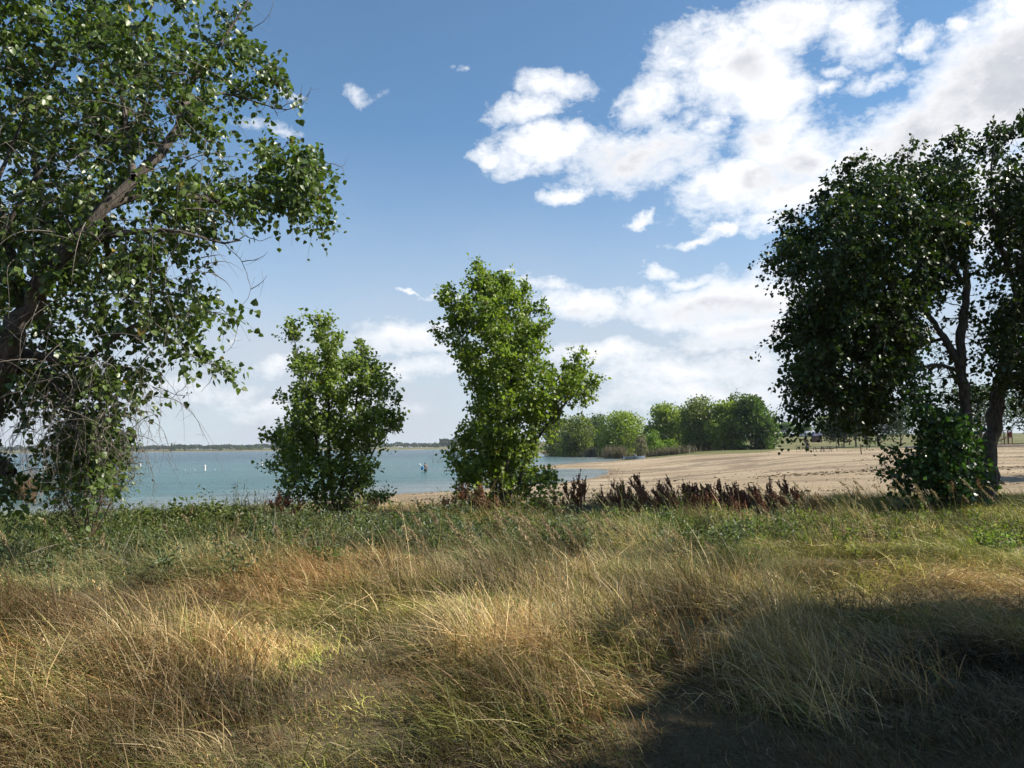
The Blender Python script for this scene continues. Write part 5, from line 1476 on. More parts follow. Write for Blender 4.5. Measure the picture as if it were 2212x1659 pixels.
# ------------------------------------------------------------------ grass
CANOPY = .32
ZONES = [
    # vx, vy, radius weight, kind
    (-150, 1190, 1.2, 'gg'), (80, 1195, 1.2, 'gg'), (230, 1215, 1.1, 'gg'), (330, 1180, 1, 'gg'), (450, 1180, 1, 'gg'), (600, 1165, 1, 'gg'), (780, 1160, 1, 'gg'), (-100, 1150, 1, 'green'), (150, 1150, 1, 'green'), (400, 1150, 1, 'green'),
    (100, 1250, .9, 'gg'), (350, 1235, .9, 'gg'), (450, 1240, 1, 'red'), (560, 1235, 1, 'red'), (680, 1240, 1, 'red'), (760, 1210, 1, 'red'), (60, 1330, 1, 'red'), (200, 1300, .8, 'mat'), (330, 1310, 1, 'red'), (500, 1290, 1, 'red'), (640, 1300, 1, 'mixed'),
    (0, 1290, 1, 'red'), (-200, 1350, 1, 'red'), (100, 1400, 1, 'mixed'), (300, 1380, 1, 'straw'), (420, 1400, .9, 'straw'), (520, 1360, 1, 'mat'), (650, 1370, 1, 'mat'), (720, 1330, .8, 'dkg'), (600, 1430, 1, 'mat'), (40, 1450, .7, 'dkg'),
    (200, 1480, 1, 'mixed'), (350, 1480, 1, 'mat'), (-100, 1520, 1, 'straw'), (100, 1560, 1, 'mat'), (250, 1570, .9, 'mixed'), (450, 1560, 1, 'straw'), (550, 1500, 1, 'mixed'), (650, 1480, 1, 'yg'), (720, 1560, 1, 'yg'), (850, 1470, 1, 'mat'), (0, 1640, 1, 'mat'), (200, 1640, 1, 'mixed'), (380, 1640, 1, 'mat'), (560, 1610, 1, 'yg'), (880, 1560, 1, 'yg'),
    (900, 1300, 1, 'straw'), (880, 1230, 1, 'straw'), (1000, 1260, 1.1, 'straw'), (1100, 1300, 1.1, 'straw'), (1000, 1360, 1.1, 'straw'), (1150, 1380, 1, 'straw'), (1250, 1340, 1, 'straw'), (1280, 1240, 1, 'straw'), (1200, 1220, 1, 'straw'), (1100, 1200, .9, 'gg'), (950, 1170, 1, 'gg'), (1050, 1160, 1, 'gg'),
    (1100, 1470, 1, 'mat'), (1200, 1460, .9, 'red'), (1000, 1500, 1, 'yg'), (1120, 1560, 1, 'yg'), (1250, 1530, 1, 'mixed'), (1330, 1450, .9, 'mixed'), (1380, 1380, .8, 'straw'),
    (1400, 1300, 1, 'straw'), (1450, 1240, 1, 'straw'), (1400, 1200, 1, 'gg'), (1300, 1150, 1, 'gg'), (1400, 1140, 1, 'green'), (1480, 1160, .9, 'straw'), (1550, 1180, .9, 'green'), (1550, 1250, 1, 'straw'), (1500, 1330, 1, 'straw'), (1620, 1190, .9, 'green'), (1520, 1112, .9, 'straw'), (700, 1122, .8, 'straw'), (820, 1128, .7, 'mixed'), (1050, 1122, .8, 'mixed'), (1180, 1125, .7, 'straw'), (1320, 1112, .8, 'mixed'), (1420, 1108, .7, 'red'), (1620, 1108, .7, 'red'), (1760, 1105, .8, 'straw'), (560, 1135, .7, 'mixed'), (640, 1190, .7, 'straw'), (180, 1175, .7, 'mixed'), (1600, 1130, 1, 'green'),
    (1700, 1130, 1, 'green'), (1700, 1200, 1, 'gg'), (1650, 1240, 1, 'straw'), (1750, 1250, 1, 'straw'), (1800, 1130, 1, 'straw'), (1900, 1130, 1, 'yg'), (2000, 1120, 1, 'yg'), (2150, 1110, 1, 'yg'), (2300, 1120, 1, 'yg'), (1850, 1190, 1, 'yg'), (1980, 1180, 1, 'yg'), (2120, 1180, 1, 'lawn'), (2250, 1180, 1, 'lawn'), (2050, 1140, 1, 'lawn'), (2200, 1150, 1, 'yg'),
    (1780, 1220, 1, 'mat'), (1880, 1240, 1, 'mat'), (2000, 1250, 1, 'matr'), (2120, 1250, 1, 'matr'), (2250, 1260, 1, 'matr'), (1950, 1290, 1, 'matr'), (2100, 1300, 1, 'matr'), (2250, 1320, 1, 'matr'), (1650, 1300, .9, 'straw'), (1800, 1300, .9, 'mat'),
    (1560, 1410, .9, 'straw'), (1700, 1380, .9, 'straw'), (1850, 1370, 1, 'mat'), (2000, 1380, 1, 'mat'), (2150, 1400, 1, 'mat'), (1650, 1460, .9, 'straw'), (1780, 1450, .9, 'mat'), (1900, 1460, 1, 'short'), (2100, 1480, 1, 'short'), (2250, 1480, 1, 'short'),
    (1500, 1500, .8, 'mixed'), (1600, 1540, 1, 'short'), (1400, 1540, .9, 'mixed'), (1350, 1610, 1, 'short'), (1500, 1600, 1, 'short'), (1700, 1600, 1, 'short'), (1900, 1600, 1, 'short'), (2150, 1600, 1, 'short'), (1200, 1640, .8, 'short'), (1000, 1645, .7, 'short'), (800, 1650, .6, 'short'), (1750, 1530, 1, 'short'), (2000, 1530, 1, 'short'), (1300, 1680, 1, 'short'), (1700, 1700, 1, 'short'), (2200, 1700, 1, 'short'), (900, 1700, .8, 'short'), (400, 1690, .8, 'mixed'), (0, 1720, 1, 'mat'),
]
#        colours (albedo) , height, lean, curl
KIND = {
    'straw': ([(0.562, 0.450, 0.257), (0.468, 0.351, 0.187), (0.339, 0.246, 0.129), (0.257, 0.269, 0.082), (0.608, 0.515, 0.328)], .43, .36, .28),
    'mat': ([(0.526, 0.409, 0.222), (0.445, 0.328, 0.164), (0.328, 0.234, 0.111), (0.281, 0.257, 0.082), (0.585, 0.480, 0.269)], .28, .9, .35),
    'matr': ([(.44, .34, .19), (.38, .28, .15), (.46, .38, .23), (.24, .24, .085), (.30, .20, .10)], .22, 1.3, .3),
    'red': ([(0.328, 0.193, 0.082), (0.269, 0.158, 0.064), (0.398, 0.281, 0.140), (0.187, 0.193, 0.058), (0.445, 0.351, 0.199)], .33, .45, .3),
    'mixed': ([(0.538, 0.433, 0.234), (0.398, 0.339, 0.129), (0.328, 0.339, 0.099), (0.211, 0.246, 0.058), (0.351, 0.222, 0.094)], .29, .7, .35),
    'gg': ([(.17, .20, .085), (.22, .235, .12), (.13, .165, .06), (.38, .32, .18), (.11, .15, .05), (.30, .26, .13)], .34, .5, .25),
    'green': ([(.11, .18, .042), (.14, .21, .05), (.09, .145, .038), (.26, .25, .11)], .32, .45, .25),
    'dkg': ([(.09, .125, .035), (.12, .155, .045), (.20, .17, .07), (.07, .10, .03)], .30, .7, .3),
    'yg': ([(0.292, 0.316, 0.076), (0.374, 0.374, 0.105), (0.211, 0.246, 0.058), (0.491, 0.421, 0.199), (0.175, 0.211, 0.053)], .27, .7, .3),
    'lawn': ([(.13, .21, .045), (.17, .245, .05), (.21, .24, .065), (.27, .24, .10)], .15, .6, .3),
    'short': ([(.15, .11, .06), (.115, .08, .045), (.09, .09, .034), (.19, .15, .085), (.07, .075, .03)], .11, .8, .3),  # brown turf, its colour darkened further to paint in deeper shade
}
KN = list(KIND)


def grass():
    rg = np.random.default_rng(900)
    zx = []; zy = []
    for vx, vy, r, k in ZONES:
        Yd = (.90 if vy < 1300 else .97) * (1.6 - CANOPY * (KIND[k][1] / .5) * (.8 if vy > 1150 else .55)) * FV / (vy - 966 + .0098 * (vx - CXV))
        zx.append((vx - CXV) / FV * Yd); zy.append(Yd)
    zx = np.array(zx); zy = np.array(zy); zr = np.array([z[2] for z in ZONES]); zk = np.array([KN.index(z[3]) for z in ZONES])
    # tuft centres
    TX = []; TY = []
    for y0, y1, den in ((2.6, 4.6, 120), (4.6, 7.0, 120), (7.0, 10.5, 66), (10.5, 15, 34), (15, 23.5, 20)):
        w = .70 * y1 + 2.4; n = int(den * 2 * w * (y1 - y0))
        x = rg.uniform(-w, w, n); y = rg.uniform(y0, y1, n); ok = np.abs(x) < .69 * y + 2.4
        TX.append(x[ok]); TY.append(y[ok])
    tx = np.concatenate(TX); ty = np.concatenate(TY)
    ok = ty < grass_edge(tx) + rg.normal(.3, .5, len(tx))
    gap = (fbm(tx * 1.7, ty * 1.7, 85, 3) < np.where(ty < 6.5, .33, .41) + rg.normal(0, .03, len(tx))) & (ty < 12)
    for vx, vy, rad in ((800, 1425, .30), (760, 1410, .22), (845, 1440, .18), (30, 1500, .22), (1330, 1400, .2), (1500, 1470, .25), (470, 1290, .2)):
        g = np.array([(vx - CXV) / FV, 1.0]) * 1.6 * FV / (vy - 966)
        ok &= np.hypot(tx - g[0], ty - g[1]) > rad * rg.uniform(.7, 1.15, len(tx))
    tx = tx[ok]; ty = ty[ok]; gap = gap[ok]; n = len(tx)
    # zone of every tuft
    jx = tx + rg.normal(0, .16, n) * (1 + ty * .12); jy = ty + rg.normal(0, .16, n) * (1 + ty * .12)
    lat = np.clip(jy * .09, .35, 2)       # lateral distances count in proportion to range
    d = np.hypot((jx[:, None] - zx) / lat[:, None], (jy[:, None] - zy) / lat[:, None]) / zr
    tk = zk[np.argmin(d, 1)]
    pk = fbm(tx * .9 + 13, ty * .9, 88, 3); pq = rg.random(n)
    sel = np.isin(tk, [KN.index(q) for q in ('straw', 'mat', 'mixed')])
    tk = np.where(sel & (pk > .53) & (pq < .62), KN.index('yg'), tk)
    tk = np.where(sel & (pk < .42) & (pq < .6), KN.index('red'), tk)
    tk = np.where(sel & (pq > .93), KN.index('dkg'), tk)
    H = np.array([KIND[k][1] for k in KN]); LN_ = np.array([KIND[k][2] for k in KN]); CU = np.array([KIND[k][3] for k in KN])
    th = H[tk] * rg.uniform(.6, 1.3, n) * np.where(ty < 4.2, .75, 1) * (0.32 + 1.3 * ss((fbm(tx * .95, ty * .95, 81, 3) - .30) / .40)) * (1 - np.where(tx < -1.5, .36, .08) * ss((ty - 10.5) / 4.0)) * (1 + .55 * (ty > 13.8) * (ty < 16.4) * ((np.abs(tx + 3.6) < 1.3) | (np.abs(tx + .2) < 1.3)))
    th = th * (1 + rg.uniform(.3, 1.3, n) * ((rg.random(n) < .10) & (ty > 12)))
    th = np.where(gap, np.minimum(th * .8, .26), th)
    ang = math.pi + (fbm(tx * .8, ty * .8, 82, 3) - .5) * 9.0 * np.clip(LN_[tk], .5, 1) + rg.normal(0, .7, n)
    tl = LN_[tk] * rg.uniform(.5, 1.4, n)
    tl = np.where(gap, 1.3, tl)
    lean = np.stack([np.cos(ang), np.sin(ang)], 1) * tl[:, None] + np.array([-.12, 0])
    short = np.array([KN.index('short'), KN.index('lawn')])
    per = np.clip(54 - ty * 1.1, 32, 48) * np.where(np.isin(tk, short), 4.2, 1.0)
    per = rg.poisson(per * np.where(gap, 1.5, 1.0))
    bi = np.repeat(np.arange(n), per); nb = len(bi)
    spread = np.where(np.isin(tk, short), .17, .085) + .004 * ty
    px = tx[bi] + rg.normal(0, 1, nb) * spread[bi]; py = ty[bi] + rg.normal(0, 1, nb) * spread[bi]
    pz = height(px, py)[0] - .02
    h = th[bi] * (.30 + .85 * rg.random(nb) ** 1.3)
    lv = lean[bi] + rg.normal(0, .27, (nb, 2)) + rg.normal(0, .2, (nb, 2)) * (LN_[tk][bi] > .5)[:, None]
    lay = rg.random(nb) < np.where(gap[bi], .7, .36); aa = ang[bi] + rg.normal(0, .8, nb)
    lv = np.where(lay[:, None], np.stack([np.cos(aa), np.sin(aa)], 1) * rg.uniform(1.2, 3.0, nb)[:, None], lv)
    pz = pz + lay * rg.uniform(0, .14, nb) * (h > .12)
    wid = (.0031 + .00034 * py) * rg.uniform(.6, 1.5, nb)
    ncol = np.array([len(KIND[k][0]) for k in KN]); mc = max(ncol)
    pal = np.zeros((len(KN), mc, 3))
    for i, k in enumerate(KN): pal[i, :ncol[i]] = KIND[k][0]
    tc_ = rg.integers(0, 1000, n)
    ci = np.where(rg.random(nb) < .45, tc_[bi], rg.integers(0, 1000, nb)) % ncol[tk[bi]]
    C = pal[tk[bi], ci] * rg.uniform(.6, 1.4, (nb, 1)) * ((0.68 + .5 * rg.random(n)) * (.30 + 1.25 * ss((fbm(tx * 1.3, ty * 1.3, 87, 3) - .2) / .6)))[bi][:, None]
    C = C * np.array([1.16, 1.09, .96])
    green = C[:, 1] > C[:, 0] * 1.0
    isshort = np.isin(tk[bi], short)
    P = np.stack([px, py, pz], 1)
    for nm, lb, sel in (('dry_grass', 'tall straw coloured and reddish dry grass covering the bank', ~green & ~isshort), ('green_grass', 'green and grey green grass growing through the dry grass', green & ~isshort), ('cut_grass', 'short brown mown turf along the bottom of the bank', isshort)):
        Vs = []; Fs = []; Cs = []; off = 0
        for msk, sg in ((sel & (py < 8.5), 4), (sel & (py >= 8.5), 2)):
            if not msk.any(): continue
            V, F, m_ = blades(P[msk], h[msk], lv[msk], wid[msk], sg if not nm.startswith('cut') else 2, rg, .18, .42)
            Vs.append(V); Fs.append(F + off); off += len(V); Cs.append(np.repeat(C[msk], m_, 0))
        if nm == 'dry_grass':
            q = np.where(sel & (h > .22) & (rg.random(nb) < .06) & ~lay)[0]
            up = h[q] * .72
            tip = P[q] + np.stack([lv[q, 0] * up, lv[q, 1] * up, up * .95], 1)
            m8 = 7; tp = np.repeat(tip, m8, 0); ax = np.repeat(np.concatenate([lv[q] * .8, np.ones((len(q), 1))], 1), m8, 0)
            tp = tp + ax * rg.uniform(-.05, .06, (len(tp), 1)) + rg.normal(0, .005, tp.shape)
            V, F = leaves_arrays(tp, ax + rg.normal(0, .45, tp.shape), rg.normal(0, 1, tp.shape), .012 * rg.uniform(.6, 1.4, len(tp)) * (1 + tp[:, 1] * .06), .4)
            Vs.append(V); Fs.append(F + off); off += len(V)
            Cs.append(np.repeat(np.repeat(C[q] * np.array([1.1, 1.0, .9]), m8, 0), 6, 0))
        o = link(nm, raw_mesh(nm, np.concatenate(Vs), Fs, np.concatenate(Cs), M_grass)); tag(o, lb, 'grass', kind='stuff')
    return nb


NB = grass()
print('blades', NB, time.time() - T0)


# tall seed stalks that stand above the straw
def stalk(x, y, H, lean, seed, label, group, col=(.42, .33, .18), fluff=.010):
    rg = np.random.default_rng(seed)
    b = np.array([x, y, hz1(x, y)])
    root = empty('grass_stalk', b); tag(root, label, 'grass stalk', group)
    t = np.linspace(0, 1, 8)[:, None]
    P = np.array([0, 0, 1.0]) * H * (t - .10 * t ** 2.5) + np.array([lean, rg.normal(0, .05), 0]) * H * t ** 1.6 + rg.normal(0, .004, (8, 3))
    V, F = tubes_mesh([(P, np.linspace(.0034, .0016, 8), 4)])
    link('stem', raw_mesh('stem', V, [F], np.full((len(V), 3), (.30, .23, .12)), M_grass), root)
    n = 70; tt = rg.uniform(.78, 1.02, n); i = np.clip((tt * 7).astype(int), 0, 6); fr = tt * 7 - i
    q = P[i] * (1 - fr)[:, None] + P[i + 1] * fr[:, None]
    ax = unit(P[-1] - P[-2])
    V, F = leaves_arrays(q + rg.normal(0, fluff, (n, 3)) * (1.05 - np.abs(tt - .88) * 4)[:, None].clip(.2, 1), ax + rg.normal(0, .35, (n, 3)), rg.normal(0, 1, (n, 3)), .028 * rg.uniform(.6, 1.3, n), .35)
    link('seed_head', raw_mesh('seed_head', V, [F], np.repeat(np.array(col) * rg.uniform(.75, 1.2, (n, 1)), 6, 0), M_grass), root)


rgs = np.random.default_rng(950)
SG = 'seed stalks leaning left above the straw'
for i in range(46):
    vx = rgs.uniform(850, 1330); Y = rgs.uniform(7.0, 10.5)
    stalk((vx - CXV) / FV * Y + .25, Y, rgs.uniform(.55, .82), -rgs.uniform(.25, .5), 1000 + i, 'thin tan seed stalk leaning left above the tall straw in the centre', SG)
for i in range(34):
    vx = rgs.uniform(1650, 2230); Y = rgs.uniform(11, 15.5)
    stalk((vx - CXV) / FV * Y, Y, rgs.uniform(.6, .9), -rgs.uniform(.25, .6), 1100 + i, 'tan seed stalk leaning left above the green right bank', 'seed stalks on the right bank')
for i in range(16):
    vx = rgs.uniform(0, 800); Y = rgs.uniform(8, 12)
    stalk((vx - CXV) / FV * Y, Y, rgs.uniform(.5, .72), rgs.uniform(-.4, .3), 1200 + i, 'thin pale seed stalk rising from the reddish and green grass on the left', 'seed stalks on the left')
for i, (vx, vt, Y, lb) in enumerate(((2052, 1045, 14.5, 'fluffy tan plume in front of the sapling thicket, left of the pair'), (2112, 1040, 14.8, 'fluffy tan plume in front of the right trunk, right of the pair'))):
    p_ = at(vx, vt, Y); stalk(p_[0] + .1, Y, p_[2] - hz1(p_[0], Y) + .08, -.1, 1300 + i, lb, None, (.28, .17, .075), .03)

# bare pale sticks lying in the grass on the left
for i, (a_, b_) in enumerate((((50, 1405, 9.5), (140, 1348, 9.9)), ((262, 1385, 9.8), (292, 1302, 10.2)), ((278, 1470, 8.4), (252, 1390, 8.6)), ((590, 1322, 9.0), (594, 1245, 9.1)))):
    f = .8848 * .3
    p0 = at(*a_[:2], a_[2]) if False else at(a_[0], 1017 + (a_[1] - 1150) * .78, a_[2]); p1 = at(b_[0], 1017 + (b_[1] - 1150) * .78, b_[2])
    g0 = hz1(p0[0], p0[1]); 
    p0[2] = max(p0[2], g0 + .2)
    o = MB().tube([p0 * 0, (p1 - p0) * .5 + np.array([.01, 0, .02]), p1 - p0], (.006, .005, .003), 5).build('dry_stick', M_twig, None, p0)
    tag(o, ('pale dry stick lying low across the grey green weeds on the left', 'pale dry stick standing upright in the weeds left of the reddish grass', 'brown dry stick slanting down in the grass on the left', 'thin straight pale stick standing alone in the reddish grass')[i], 'stick', 'dry sticks in the left grass')

# ------------------------------------------------------------------ the air
mt, nt, out = new_mat('haze_air')
pv = nd(nt, 'ShaderNodeVolumePrincipled'); pv.inputs['Color'].default_value = (.78, .86, 1.0, 1); pv.inputs['Density'].default_value = 0.00007
pv.inputs['Anisotropy'].default_value = 0.1
nt.links.new(pv.outputs[0], out.inputs['Volume'])
hz_o = MB().box((0, 0, 20.0), (18600, 18600, 56.0)).build('haze', mt)
tag(hz_o, 'thin pale summer haze over the lake and the far shore', 'haze', kind='stuff')

# ------------------------------------------------------------------ sun, sky, clouds
SUN_EL = R(41); SUN_AZ = R(90)      # azimuth clockwise from the view direction
sdv = np.array([math.sin(SUN_AZ) * math.cos(SUN_EL), math.cos(SUN_AZ) * math.cos(SUN_EL), math.sin(SUN_EL)])
sl = bpy.data.lights.new('sun', 'SUN'); sl.energy = 5.0; sl.angle = R(0.53); sl.color = (1.0, .93, .82)
so = bpy.data.objects.new('sun', sl); COL.objects.link(so)
so.rotation_euler = Vector(sdv).to_track_quat('Z', 'Y').to_euler()

w = bpy.data.worlds.new('World'); scene.world = w; w.use_nodes = True
nt = w.node_tree
for n in list(nt.nodes): nt.nodes.remove(n)
out = nd(nt, 'ShaderNodeOutputWorld')
sky = nd(nt, 'ShaderNodeTexSky', sky_type='NISHITA'); sky.sun_disc = False
sky.sun_elevation = SUN_EL; sky.sun_rotation = SUN_AZ; sky.altitude = 1500; sky.air_density = 1.0; sky.dust_density = 0.6; sky.ozone_density = 1.6
tc = nd(nt, 'ShaderNodeTexCoord'); dirv = tc.outputs['Generated']
sx = nd(nt, 'ShaderNodeSeparateXYZ'); nt.links.new(dirv, sx.inputs[0])
az = math_n(nt, 'ARCTAN2', sx.outputs[0], sx.outputs[1]); el = math_n(nt, 'ARCSINE', sx.outputs[2])
cb = nd(nt, 'ShaderNodeCombineXYZ'); nt.links.new(az, cb.inputs[0]); nt.links.new(el, cb.inputs[1])
# ragged edges: shift the lookup by turbulence
nz = nd(nt, 'ShaderNodeTexNoise'); nz.inputs['Scale'].default_value = 9.0; nz.inputs['Detail'].default_value = 7; nz.inputs['Roughness'].default_value = .62
nt.links.new(cb.outputs[0], nz.inputs['Vector'])
vs = nd(nt, 'ShaderNodeVectorMath', operation='SUBTRACT'); nt.links.new(nz.outputs['Color'], vs.inputs[0]); vs.inputs[1].default_value = (.5, .5, .5)
vm = nd(nt, 'ShaderNodeVectorMath', operation='MULTIPLY'); nt.links.new(vs.outputs[0], vm.inputs[0]); vm.inputs[1].default_value = (.13, .085, 0)
va = nd(nt, 'ShaderNodeVectorMath', operation='ADD'); nt.links.new(cb.outputs[0], va.inputs[0]); nt.links.new(vm.outputs[0], va.inputs[1])
cv = va.outputs[0]


def blob(vx, vy, rx, ry, rot=0.0, vec=None):
    d0 = ray(vx, vy); d1 = ray(vx + rx * .3, vy); d2 = ray(vx, vy - ry * .3)
    def ae(d): d = d / np.linalg.norm(d); return math.atan2(d[0], d[1]), math.asin(d[2])
    a0, e0 = ae(d0); a1, e1 = ae(d1); a2, e2 = ae(d2)
    mpn = nd(nt, 'ShaderNodeMapping', vector_type='TEXTURE')
    mpn.inputs['Location'].default_value = (a0, e0, 0); mpn.inputs['Rotation'].default_value = (0, 0, R(rot))
    mpn.inputs['Scale'].default_value = (abs(a1 - a0) / .3, abs(e2 - e0) / .3, 1)
    nt.links.new(vec, mpn.inputs[0])
    g = nd(nt, 'ShaderNodeTexGradient', gradient_type='SPHERICAL'); nt.links.new(mpn.outputs[0], g.inputs[0])
    return g.outputs['Fac']


def field(lst, vec):
    cur = None
    for b_ in lst:
        f = blob(*b_[:5], vec=vec) if len(b_) >= 5 else blob(*b_, vec=vec)
        if len(b_) == 6: f = math_n(nt, 'MULTIPLY', f, b_[5])
        cur = f if cur is None else math_n(nt, 'MAXIMUM', cur, f)
    return cur


#          vx   vy   rx   ry  rot  weight
CL = [(1370, 335, 230, 95, 2, 1), (1180, 315, 190, 70, 8, 1), (1050, 325, 70, 30, 0, .8), (1190, 195, 130, 55, -8, .75), (1140, 250, 120, 40, 5, .7), (1225, 412, 70, 28, 10, .8), (1392, 460, 34, 22, 0, .9),
      (1492, 518, 70, 16, 0, .75), (1548, 498, 52, 24, 5, .85), (1590, 130, 240, 150, -10, 1.1), (1400, 215, 120, 105, 10, .9), (1560, 80, 160, 90, 0, 1), (1720, 50, 210, 120, 0, 1.1), (1860, 60, 110, 130, 30, .85), (1650, 200, 170, 100, -10, 1),
      (1660, 300, 160, 110, 0, 1), (1600, 400, 190, 105, 10, 1.1), (1740, 340, 190, 120, 10, 1), (1710, 430, 190, 80, 5, 1), (1660, 490, 100, 45, 0, .8), (1510, 260, 60, 40, -20, .7), (1885, 185, 90, 36, 15, .7), (1790, 212, 50, 34, 0, .7), (1815, 170, 50, 30, 0, .6),
      (2170, 200, 320, 240, 25, 1.3), (1980, 300, 300, 130, 20, 1.1), (1850, 340, 180, 90, 10, .9), (2200, 40, 110, 110, 20, .9), (2085, 62, 58, 44, 0, .85), (1990, 98, 70, 50, 10, .85), (1940, 112, 34, 24, 0, .6), (2300, 400, 420, 230, 0, 1.2),
      (780, 190, 85, 36, -5, .45), (625, 215, 45, 22, 0, .5), (610, 277, 90, 22, -5, .48), (530, 270, 50, 30, 0, .5), (1235, 655, 120, 52, -12, .95), (1190, 612, 90, 26, -5, .75), (1430, 578, 70, 24, 0, .8), (1500, 602, 120, 28, -8, .85),
      (1560, 655, 330, 85, 0, 1.1), (1650, 715, 300, 60, 0, 1), (1400, 640, 120, 40, -5, .8), (860, 740, 180, 45, -6, .75), (940, 720, 80, 34, 5, .7), (960, 643, 80, 14, 0, .7), (875, 637, 26, 8, 0, .7), (1105, 588, 34, 16, 0, .7), (1012, 158, 30, 16, 0, .5),
      (590, 790, 110, 26, 0, .6), (560, 852, 110, 30, 0, .6), (430, 840, 160, 50, 0, .6), (1300, 770, 240, 40, 0, .75), (1480, 800, 360, 50, 0, .8), (920, 800, 220, 40, 0, .65), (1500, 850, 420, 60, 0, .75), (700, 870, 300, 50, 0, .6),
      (515, 735, 26, 12, 0, .5), (-100, 300, 300, 60, 0, .7), (-500, 150, 420, 120, 0, .9), (2700, 600, 500, 160, 0, 1), (3000, 200, 500, 250, 0, 1.1), (1500, -250, 500, 150, 0, .9), (2300, -300, 500, 200, 0, 1)]
GR = [(1390, 350, 190, 62, 0, 1), (1310, 345, 110, 36, 0, .7), (2140, 260, 300, 190, 25, 1.2), (1960, 325, 200, 75, 15, 1), (1690, 375, 130, 60, 10, .65), (1600, 130, 130, 70, 0, .3), (1560, 672, 280, 40, 0, .5), (1650, 730, 240, 34, 0, .5), (1640, 290, 90, 45, 0, .35), (2300, 420, 400, 200, 0, 1.1), (870, 752, 120, 22, 0, .45), (1240, 672, 80, 20, 0, .4)]
Fc = field(CL, cv)
# soft lookup for the grey undersides
vm2 = nd(nt, 'ShaderNodeVectorMath', operation='SCALE'); nt.links.new(vm.outputs[0], vm2.inputs[0]); vm2.inputs['Scale'].default_value = .5
va2 = nd(nt, 'ShaderNodeVectorMath', operation='ADD'); nt.links.new(cb.outputs[0], va2.inputs[0]); nt.links.new(vm2.outputs[0], va2.inputs[1])
Fg = field(GR, va2.outputs[0])
mpc = nd(nt, 'ShaderNodeMapping'); mpc.inputs['Scale'].default_value = (1, 1.7, 1); nt.links.new(cb.outputs[0], mpc.inputs[0])
nf = noise(nt, 11.0, 12, .68, mpc.outputs[0], .25)
nb_ = noise(nt, 38.0, 9, .68, mpc.outputs[0], .3)
dens = math_n(nt, 'ADD', Fc, math_n(nt, 'MULTIPLY', math_n(nt, 'SUBTRACT', nf, .5), 1.25))
dens = math_n(nt, 'ADD', dens, math_n(nt, 'MULTIPLY', math_n(nt, 'SUBTRACT', nb_, .5), .7))
dens = math_n(nt, 'MULTIPLY', dens, math_n(nt, 'GREATER_THAN', Fc, .001))
alpha = ramp(nt, dens, [(.17, 0.0), (.40, .45), (.76, 1.0)])
# thin milky cloud thickening towards the horizon
hz_f = ramp(nt, math_n(nt, 'MULTIPLY', el, 2.6), [(0.0, .98), (.16, .96), (.34, .86), (.52, .56), (.76, .24), (1.0, 0.06)])
nh = noise(nt, 4.0, 6, .6, mpc.outputs[0])
hz_f = math_n(nt, 'MULTIPLY', hz_f, ramp(nt, nh, [(.25, .72), (.6, 1.0)]), clamp=True)
thick = math_n(nt, 'SUBTRACT', dens, .40, clamp=True)
shade = math_n(nt, 'MULTIPLY', math_n(nt, 'MULTIPLY', Fg, 3.4, clamp=True), math_n(nt, 'MULTIPLY', thick, 1.5, clamp=True), clamp=True)
shade = math_n(nt, 'MULTIPLY', shade, ramp(nt, nf, [(.2, 1.0), (.75, .55)]))
vo = nd(nt, 'ShaderNodeVectorMath', operation='ADD'); nt.links.new(mpc.outputs[0], vo.inputs[0]); vo.inputs[1].default_value = (.030, .034, 0)
na = noise(nt, 11.0, 5, .5, mpc.outputs[0], .25); nbf = noise(nt, 11.0, 5, .5, vo.outputs[0], .25)
rel = ramp(nt, math_n(nt, 'ADD', math_n(nt, 'SUBTRACT', nbf, na), .5), [(.47, 0.0), (.58, 1.0)])
body = math_n(nt, 'MULTIPLY', math_n(nt, 'SUBTRACT', dens, .45, clamp=True), 1.8, clamp=True)
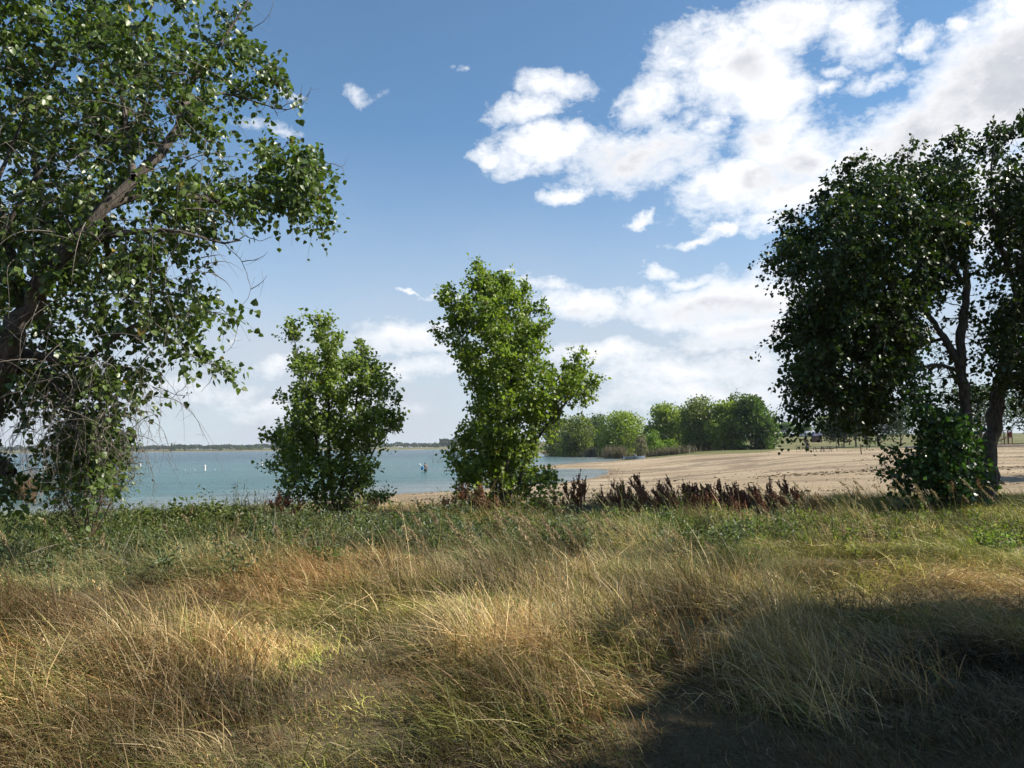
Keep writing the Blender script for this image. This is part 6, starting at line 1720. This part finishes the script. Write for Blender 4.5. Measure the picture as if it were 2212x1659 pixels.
shade = math_n(nt, 'MAXIMUM', math_n(nt, 'MULTIPLY', shade, .95), math_n(nt, 'MULTIPLY', math_n(nt, 'MULTIPLY', rel, body), .36))
ccol = mix_rgb(nt, (.90, .90, .905), (.36, .385, .44), shade)
lowf = ramp(nt, math_n(nt, 'MULTIPLY', el, 4.0), [(0.15, 1.0), (1.0, 0.0)])
ccol = mix_rgb(nt, ccol, (.68, .70, .74), math_n(nt, 'MULTIPLY', lowf, .75))
bg_s = nd(nt, 'ShaderNodeBackground'); bg_s.inputs['Strength'].default_value = 0.085
nt.links.new(mix_rgb(nt, sky.outputs[0], (.71, .99, 1.06), 1.0, 'MULTIPLY'), bg_s.inputs['Color'])
bg_h = nd(nt, 'ShaderNodeBackground'); bg_h.inputs['Color'].default_value = (.495, .53, .59, 1); bg_h.inputs['Strength'].default_value = 0.70
bg_c = nd(nt, 'ShaderNodeBackground'); nt.links.new(ccol, bg_c.inputs['Color']); bg_c.inputs['Strength'].default_value = 0.72
m1 = nd(nt, 'ShaderNodeMixShader'); nt.links.new(hz_f, m1.inputs[0]); nt.links.new(bg_s.outputs[0], m1.inputs[1]); nt.links.new(bg_h.outputs[0], m1.inputs[2])
m2 = nd(nt, 'ShaderNodeMixShader'); nt.links.new(alpha, m2.inputs[0]); nt.links.new(m1.outputs[0], m2.inputs[1]); nt.links.new(bg_c.outputs[0], m2.inputs[2])
nt.links.new(m2.outputs[0], out.inputs['Surface'])
w.cycles.sampling_method = 'MANUAL'; w.cycles.sample_map_resolution = 512

scene.view_settings.view_transform = 'Standard'; scene.view_settings.look = 'None'
scene.view_settings.exposure = 0.88; scene.view_settings.gamma = 1.0
scene.render.engine = 'CYCLES'
cy = scene.cycles
cy.volume_bounces = 0; cy.max_bounces = 6; cy.diffuse_bounces = 2; cy.glossy_bounces = 2; cy.transmission_bounces = 2; cy.transparent_max_bounces = 4
cy.use_adaptive_sampling = True; cy.adaptive_threshold = 0.02
cy.caustics_reflective = False; cy.caustics_refractive = False
print('script', time.time() - T0)
